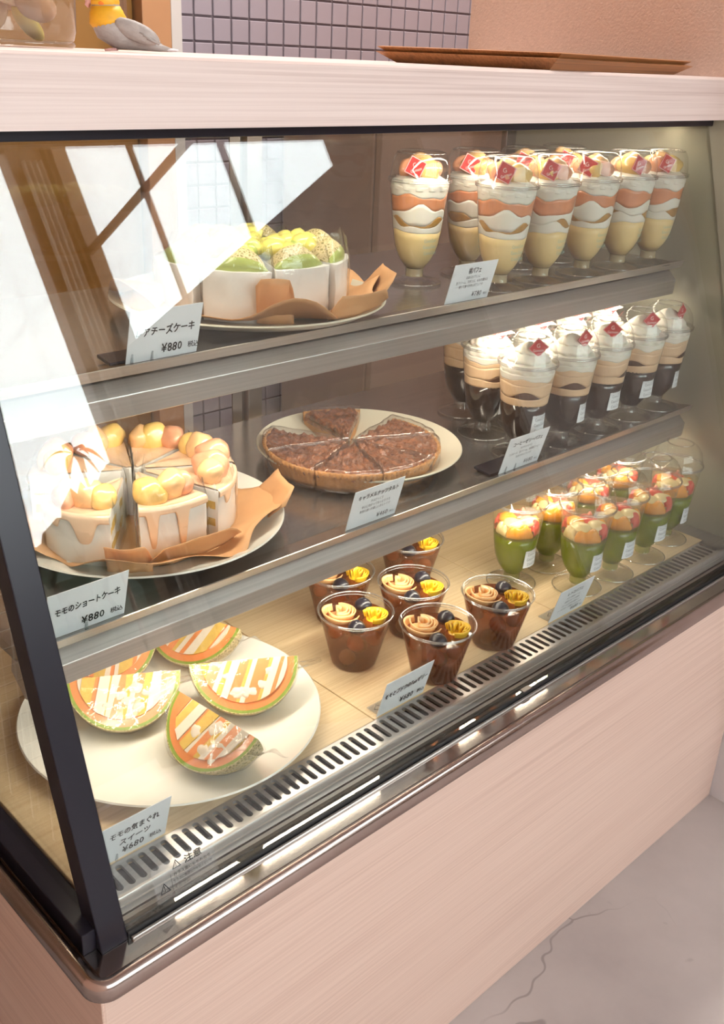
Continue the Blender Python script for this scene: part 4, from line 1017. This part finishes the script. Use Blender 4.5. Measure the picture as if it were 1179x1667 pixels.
# ------------------------------------------------------------------ melon sandwiches
def clip(poly, n, d):
    out = []
    for i in range(len(poly)):
        p, q = poly[i], poly[(i + 1) % len(poly)]; a = p[0] * n[0] + p[1] * n[1] - d; b = q[0] * n[0] + q[1] * n[1] - d
        if a <= 0: out.append(p)
        if a * b < 0: t = a / (a - b); out.append((p[0] + (q[0] - p[0]) * t, p[1] + (q[1] - p[1]) * t))
    return out
def melon_sandwich(seed):
    rnd = random.Random(seed); Rm = 0.062; th0 = R(42); wd = R(78)      # angle below horizontal of the front face, opening of the wedge
    t = thing('melon_sandwich', '', 'melon sandwich')
    def sp(r, x_ang, th):   # x_ang 0..pi along the edge axis, th: 0 = towards front horizontal, grows downwards and back
        x = r * math.cos(x_ang); q = r * math.sin(x_ang); return (x, -q * math.cos(th), Rm - q * math.sin(th))
    MB().grid(lambda u, v: sp(Rm, PI * u, th0 + wd * v), 40, 18).build('rind', 'net', t, smooth=True, solid=0.0012)
    for th, s in ((th0, 1), (th0 + wd, -1)):
        MB().grid(lambda u, v: sp(Rm * (0.935 + 0.065 * v), PI * u, th), 40, 3).build('rind_edge', 'rindgreen', t, smooth=True)
        f = MB().grid(lambda u, v: sp(Rm * (0.05 + 0.89 * v), PI * u, th + s * 0.004), 40, 6).build('melon_flesh', 'flesh', t, smooth=True)
    # layers of sponge, cream and melon showing on the front face
    ri = Rm * 0.80; half = [(ri * math.cos(PI * k / 30), ri * math.sin(PI * k / 30)) for k in range(31)]
    fn_ = Vector((0, -math.sin(th0), math.cos(th0))) # outward normal of front face
    dv = Vector((0, -math.cos(th0), -math.sin(th0)))
    def fp(u, v, o): q = Vector((u, 0, Rm)) + dv * v + fn_ * o; return tuple(q)
    x = -ri; k = 0; seq = ['flesh', 'cream', 'slicesponge', 'flesh', 'cream', 'slicesponge', 'cream', 'flesh', 'slicesponge', 'cream', 'flesh', 'slicesponge', 'cream']
    sl = 0.30 + rnd.uniform(-0.1, 0.12)
    while x < ri + 0.01:
        m = seq[(k + seed) % len(seq)]; w = {'cream': 0.0056, 'flesh': 0.0078, 'slicesponge': 0.0095}[m] * rnd.uniform(0.7, 1.35)
        s2 = sl + rnd.uniform(-0.10, 0.10); pl = clip(clip(half, (1, s2), x + w + 0.003), (-1, -sl), -x + 0.0015)
        pl = [(a_ + 0.0012 * mnoise.noise(Vector((b_ * 240, k, seed))), b_) for a_, b_ in pl]
        if len(pl) > 2:
            n = len(pl); o0, o1 = -0.004, 0.0006 + rnd.uniform(0, 0.0022)
            mb = MB(); mb.add([fp(a, b, o0) for a, b in pl] + [fp(a, b, o1) for a, b in pl], [tuple(range(n)), tuple(range(2 * n - 1, n - 1, -1))] + [(i, (i + 1) % n, (i + 1) % n + n, i + n) for i in range(n)])
            mb.build({'cream': 'cream_layer', 'flesh': 'melon_slice', 'slicesponge': 'sponge_slice'}[m], 'sandcream' if m == 'cream' else m, t)
        x += w; k += 1
    # cream smeared between the layers
    for j in range(7):
        u, v = rnd.uniform(-0.036, 0.036), rnd.uniform(0.006, 0.040)
        c = fp(u, v, 0.0); MB().blob(c, (rnd.uniform(0.004, 0.011), rnd.uniform(0.004, 0.008), 0.0028), seed * 5 + j, 0.35, 1.6, 3, Matrix.Rotation(-(PI / 2 - th0) + PI / 2 - 0.0, 3, 'X')).build('cream_smear', 'sandcream', t, smooth=True)
    # film drawn over the piece
    def fl(u, v):
        p = sp(Rm * 1.025, PI * (0.0 + u), th0 - 0.10 + (wd + 0.2) * v); q = Vector(p)
        return tuple(q + Vector((mnoise.noise(q * 60 + Vector((seed, 0, 0))), mnoise.noise(q * 60 + Vector((0, seed, 0))), mnoise.noise(q * 60))) * 0.0022)
    fo = MB().grid(fl, 40, 20)
    fo.grid(lambda u, v: tuple(Vector(fp(Rm * 1.02 * (2 * u - 1), 0, 0.0045)) + dv * (Rm * 1.0 * v * math.sqrt(max(0, 1 - (2 * u - 1) ** 2))) + fn_ * (0.0016 * mnoise.noise(Vector((u * 9, v * 7, seed))) )), 36, 16)
    fo.grid(lambda u, v: tuple(Vector((Rm * (0.95 + 0.45 * v), (-0.03 + 0.055 * u) * (1 - 0.2 * v), Rm * 0.98 - 0.028 * u + 0.010 * v + 0.003 * math.sin(7 * u + 5 * v)))), 12, 8)
    fo.build('film_wrap', 'melon_film', t, smooth=True)
    return t
zm = Z3 + 0.0062
for i, (x, y, rz, lab) in enumerate([(0.1765, 0.268, -31, 'melon sandwich at the left of the plate, next to the black post'), (0.297, 0.206, -31, 'melon sandwich at the right of the plate with a yellow sponge stripe'),
      (0.212, 0.143, -84, 'melon sandwich at the front, lying with its tip towards the viewer'), (0.200, 0.352, -25, 'melon sandwich at the back left in the shade of the shelf'), (0.312, 0.322, -68, 'melon sandwich at the back right, its top hidden by the shelf')]):
    o = melon_sandwich(i + 1); o.location = (x, y, zm); o.rotation_euler = (0, 0, R(rz)); tag(o, lab, 'melon sandwich', 'wrapped melon sandwiches on the large plate')
# ------------------------------------------------------------------ price cards
def card(label, x0, x1, y, z, h, title, price, lines=(), hand=0.0, lean=15, rz=0.0, clips=(), stand=None, tw=0.86, tcy=0.60, tsz=0.0105, psz=0.0125, pcx=0.70, two=None, slope=0.0, tb=0.0004):
    w = x1 - x0
    t = thing('price_card', label, 'price card', ((x0 + x1) / 2, y, z), rz)
    la = R(lean)
    def put(u, v, o=0.0006): return (u, -v * math.sin(la) - o * math.cos(la), v * math.cos(la) - o * math.sin(la))
    mb = MB(); q = [(-w / 2, 0), (w / 2, 0), (w / 2, h), (-w / 2, h)]
    mb.hexa([put(a, b, -0.0003) for a, b in q] + [put(a, b, 0.0003) for a, b in q])
    c = mb.build('card', 'card', t)
    ink = MB(); pp = lambda u, v: put(u, v, 0.0007)
    tc = (tcy if not lines else 0.74) * h
    if hand:
        if two:
            write(ink, title, 0.002, h * 0.62, w * tw, tsz, pp, hand, tb, slope, 3); write(ink, two, 0.004, h * 0.37, w * 0.42, tsz, pp, hand, tb, slope, 4)
        else: write(ink, title, 0, tc, w * tw, tsz, pp, hand, tb, slope, 3)
        write(ink, price, (pcx - 0.5) * w - 0.006, h * 0.12, w * 0.30, psz, pp, hand * 0.5, tb, 0, 5)
        write(ink, '税込', (pcx - 0.5) * w + 0.0185, h * 0.14, w * 0.17, psz * 0.56, pp, hand, tb * 0.4, 0, 6)
        ink.build('lettering', 'ink', c)
    else:
        write(ink, title, 0, tc, w * tw, tsz, pp, 0.04, 0.0002, 0, 3); ink.build('lettering', 'ink', c)
        g = MB()
        for k, (s, ww) in enumerate(lines): write(g, s, 0, h * (0.60 - 0.115 * k), w * ww, 0.0046, pp)
        write(g, price, 0.20 * w, h * 0.10, w * 0.24, 0.0095, pp); write(g, '税込', 0.40 * w, h * 0.11, w * 0.09, 0.0034, pp)
        g.build('small_print', 'greyink', c)
    for cu_ in clips:
        k = MB(); 
        k.hexa([put(cu_ - 0.0016, 0.0, 0.0008), put(cu_ + 0.0016, 0.0, 0.0008), put(cu_ + 0.0016, 0.0, 0.0018), put(cu_ - 0.0016, 0.0, 0.0018), put(cu_ - 0.0008, 0.010, 0.0006), put(cu_ + 0.0008, 0.010, 0.0006), put(cu_ + 0.0008, 0.010, 0.0012), put(cu_ - 0.0008, 0.010, 0.0012)])
        k.build('clip', 'clip', t)
    if stand == 'block': MB().hexa([(-w / 2 - 0.016, 0.001, 0.0002), (w / 2 - 0.02, 0.001, 0.0002), (w / 2 - 0.02, 0.034, 0.0), (-w / 2 - 0.010, 0.034, 0.0), (-w / 2 - 0.016, 0.001, 0.0035), (w / 2 - 0.02, 0.001, 0.0035), (w / 2 - 0.02, 0.034, 0.0035), (-w / 2 - 0.010, 0.034, 0.0035)]).build('stand', 'black', t, bevel=0.0005, segs=1)
    elif stand == 'wire':
        MB().tube([put(-w / 2 + 0.004, 0.010, -0.001), put(-w / 2 - 0.004, 0.013, -0.003), put(-w / 2 - 0.003, 0.019, -0.004), put(-w / 2 + 0.004, 0.016, -0.002)], 0.0005, 6).build('wire_stand', 'alu', t, smooth=True)
        MB().box(-w / 2 + 0.004, w / 2 - 0.004, 0.0005, 0.02, 0.0, 0.0012).build('stand_foot', 'clip', t)
    return t
ZL1, ZL2 = Z1 + 0.0035, Z2 + 0.0035
card('handwritten price card for the melon cheesecake, 880 yen, on the top shelf', 0.178, 0.258, 0.2285, ZL1, 0.053, 'レアチーズケーキ', '¥880', hand=0.16, tw=0.84, tcy=0.50, clips=(-0.034, -0.012), stand='block')
card('printed price card for the peach parfait, 780 yen, on the top shelf', 0.624, 0.705, 0.2285, ZL1, 0.051, '桃パフェ', '¥780', (('なめらかプリンに', 0.34), ('生クリーム、スポンジ、ももを重ねた', 0.74), ('軽くて食べやすいパフェです', 0.56)), tw=0.30, tsz=0.0088)
card('handwritten price card for the peach shortcake, 880 yen, on the middle shelf', 0.044, 0.126, 0.1695, ZL2, 0.054, 'モモのショートケーキ', '¥880', hand=0.16, tw=0.82, tcy=0.52, clips=(0.0,), pcx=0.66, slope=0.04)
card('printed price card for the nut tart, 460 yen, on the middle shelf', 0.415, 0.495, 0.1695, ZL2, 0.054, 'キャラメルナッツタルト', '¥460', (('外はさっくり', 0.26), ('中心に向かってねっとりする', 0.58), ('食感の違いが楽しいタルトです', 0.62)), tw=0.82, tsz=0.0078)
card('printed price card for the coffee jelly parfait, 680 yen', 0.690, 0.774, 0.1695, ZL2, 0.055, 'コーヒーゼリーパフェ', '¥680', (('サクサクパイに', 0.30), ('カスタード、生クリーム、自家製コーヒー', 0.80), ('を合わせたパフェです', 0.40)), tw=0.76, tsz=0.0072, clips=(-0.030, -0.010), stand='block')
card('handwritten price card in two lines by the melon plate, 680 yen', 0.030, 0.112, 0.0935, Z3 + 0.0006, 0.058, 'モモの気まぐれ', '¥680', hand=0.14, tw=0.66, two='スイーツ', tsz=0.0105, clips=(-0.014,), pcx=0.62, stand=None)
card('handwritten price card for the tea jelly cups, 680 yen, by the grille', 0.404, 0.484, 0.0935, Z3 + 0.0006, 0.055, 'モモとブドウのTeaゼリー', '¥680', hand=0.16, tw=0.90, tcy=0.52, slope=0.05, stand='wire', pcx=0.66, tsz=0.0095)
card('printed price card for the green jelly parfait, 680 yen, by the grille', 0.738, 0.818, 0.0935, Z3 + 0.0006, 0.056, 'レトロパフェ', '¥680', (('メロン風味ゼリーに', 0.40), ('季節のフルーツを重ね', 0.44), ('クリームをのせた懐かしい', 0.54), ('ソーダフロート風のパフェです', 0.70)), tw=0.48, tsz=0.0078, stand='wire')

# ------------------------------------------------------------------ on the counter
ZT = 1.194
def serving_tray(label, x, y, z, rz):
    t = thing('serving_tray', label, 'tray', (x, y, z), rz); a, b, h, f = 0.190, 0.115, 0.0125, 0.020
    mb = MB()
    bt = [(-a, -b), (a, -b), (a, b), (-a, b)]; tp_ = [(-a - f, -b - f), (a + f, -b - f), (a + f, b + f), (-a - f, b + f)]
    MB().box(-a, a, -b, b, 0, 0.004).build('base', 'traywood', t, bevel=0.001)
    for k in range(4):
        p, q = bt[k], bt[(k + 1) % 4]; P_, Q_ = tp_[k], tp_[(k + 1) % 4]; s = 0.93
        MB().hexa([(p[0], p[1], 0), (q[0], q[1], 0), (q[0] * s, q[1] * s, 0.004), (p[0] * s, p[1] * s, 0.004), (P_[0], P_[1], h), (Q_[0], Q_[1], h), (Q_[0] * 0.965, Q_[1] * 0.965, h + 0.001), (P_[0] * 0.965, P_[1] * 0.965, h + 0.001)]).build('side', 'traywood', t)
    return t
serving_tray('brown wooden serving tray lying on the counter, lower of the stacked pair', 0.948, 0.362, ZT + 0.0002, R(8))
serving_tray('brown wooden serving tray stacked on top of the other tray', 0.950, 0.364, ZT + 0.0062, R(9))

# bird figurine
bd = thing('bird_figurine', 'grey cockatiel figurine with a yellow face beside the jar', 'figurine', (0.2520, 0.326, ZT), R(-45 + 8))
bd.scale = (0.88, 0.85, 0.59)
rb = []
body = MB(); bp = [(-0.012, 0, 0.016, 0.012), (-0.016, 0, 0.030, 0.0165), (-0.015, 0, 0.045, 0.0165), (-0.013, 0, 0.058, 0.0135), (-0.013, 0, 0.066, 0.0120)]
body.tube([(0.052, 0, 0.0055), (0.036, 0, 0.0090), (0.018, 0, 0.0150), (0.002, 0, 0.0200), (-0.008, 0, 0.0300), (-0.013, 0, 0.0430), (-0.0145, 0, 0.0550), (-0.015, 0, 0.064), (-0.015, 0, 0.074), (-0.014, 0, 0.081), (-0.013, 0, 0.085)],
          [0.0025, 0.0065, 0.0125, 0.0185, 0.0205, 0.0190, 0.0160, 0.0145, 0.0140, 0.0100, 0.0030], 20)
body.build('body', 'birdgrey', bd, smooth=True)
MB().tube([(-0.0105, 0, 0.0370), (-0.0130, 0, 0.0430), (-0.0145, 0, 0.0550), (-0.0150, 0, 0.0640)], [0.0190, 0.0202, 0.0176, 0.0150], 20).build('breast', 'birdyellow', bd, smooth=True)
hd = MB().blob((-0.0155, 0, 0.070), (0.0150, 0.0150, 0.0150), 1, 0.03, 1, 3).build('head', 'birdyellow', bd, smooth=True)
MB().blob((-0.0140, 0, 0.0545), (0.0172, 0.0172, 0.0150), 1, 0.05, 1, 3).build('neck_feathers', 'birdyellow', hd, smooth=True)
for s in (-1, 1):
    MB().blob((-0.017, s * 0.0128, 0.068), (0.0045, 0.0022, 0.0045), 1, 0, 1, 2).build('cheek', 'birdcheek', hd, smooth=True)
    MB().blob((-0.0205, s * 0.0115, 0.0745), (0.0022, 0.0016, 0.0024), 1, 0, 1, 2).build('eye', 'eye', hd, smooth=True)
    wg = MB().blob((0.016, s * 0.0165, 0.030), (0.026, 0.0055, 0.0125), 4, 0.12, 1.3, 3, Matrix.Rotation(0.62, 3, 'Y')).build('wing', 'birdgrey', bd, smooth=True)
    for k in range(3): MB().tube([(0.020 + 0.004 * k, s * 0.0212, 0.029 - 0.004 * k), (0.036 + 0.002 * k, s * 0.0190, 0.0185 - 0.0028 * k)], 0.0016, 6).build('wing_feather', 'birdgrey', wg, smooth=True)
    for k in range(3): MB().tube([(-0.006, s * 0.008, 0.0035), (-0.012, s * (0.008 + 0.003 * (k - 1)), 0.0030), (-0.017, s * (0.008 + 0.005 * (k - 1)), 0.0018)], [0.0022, 0.002, 0.0015], 6).build('toe', 'birdpink', bd, smooth=True)
MB().tube([(-0.0285, 0, 0.0725), (-0.0325, 0, 0.0695), (-0.0335, 0, 0.0645), (-0.0325, 0, 0.0605)], [0.0042, 0.0042, 0.0030, 0.0008], 8).build('beak', 'birdpink', hd, smooth=True)
MB().blob((0.050, 0, 0.0058), (0.009, 0.0040, 0.0026), 3, 0.1, 1, 2).build('tail_tip', 'plaster', bd, smooth=True)

# jar of cookies
jr = thing('cookie_jar', 'clear glass jar of pale cookies at the left of the counter', 'jar', (0.212, 0.445, ZT))
MB().lathe([(0.0, 0.004), (0.044, 0.004), (0.050, 0.0075), (0.0525, 0.016), (0.0545, 0.06), (0.055, 0.12), (0.050, 0.14)], 40, False, False).build('glass_body', 'jarglass', jr, smooth=True)
MB().lathe([(0.0, 0.0005), (0.048, 0.0005), (0.051, 0.003), (0.050, 0.006), (0.046, 0.0065), (0.0, 0.0065)], 40, False, False).build('glass_foot', 'jarglass', jr, smooth=True)
for k in range(16):
    a = k * 2.39; r = 0.030 if k % 4 else 0.008; z = 0.022 + 0.0072 * k
    MB().blob((r * math.cos(a), r * math.sin(a), z), (0.020, 0.020, 0.0055), k, 0.08, 1, 3, Matrix.Rotation(0.9 * math.sin(k * 1.9), 3, 'X') @ Matrix.Rotation(0.9 * math.cos(k * 2.7), 3, 'Y')).build('cookie', 'cookie' if k % 5 else 'lemon', jr, smooth=True)
bpy.data.objects.remove(_to)
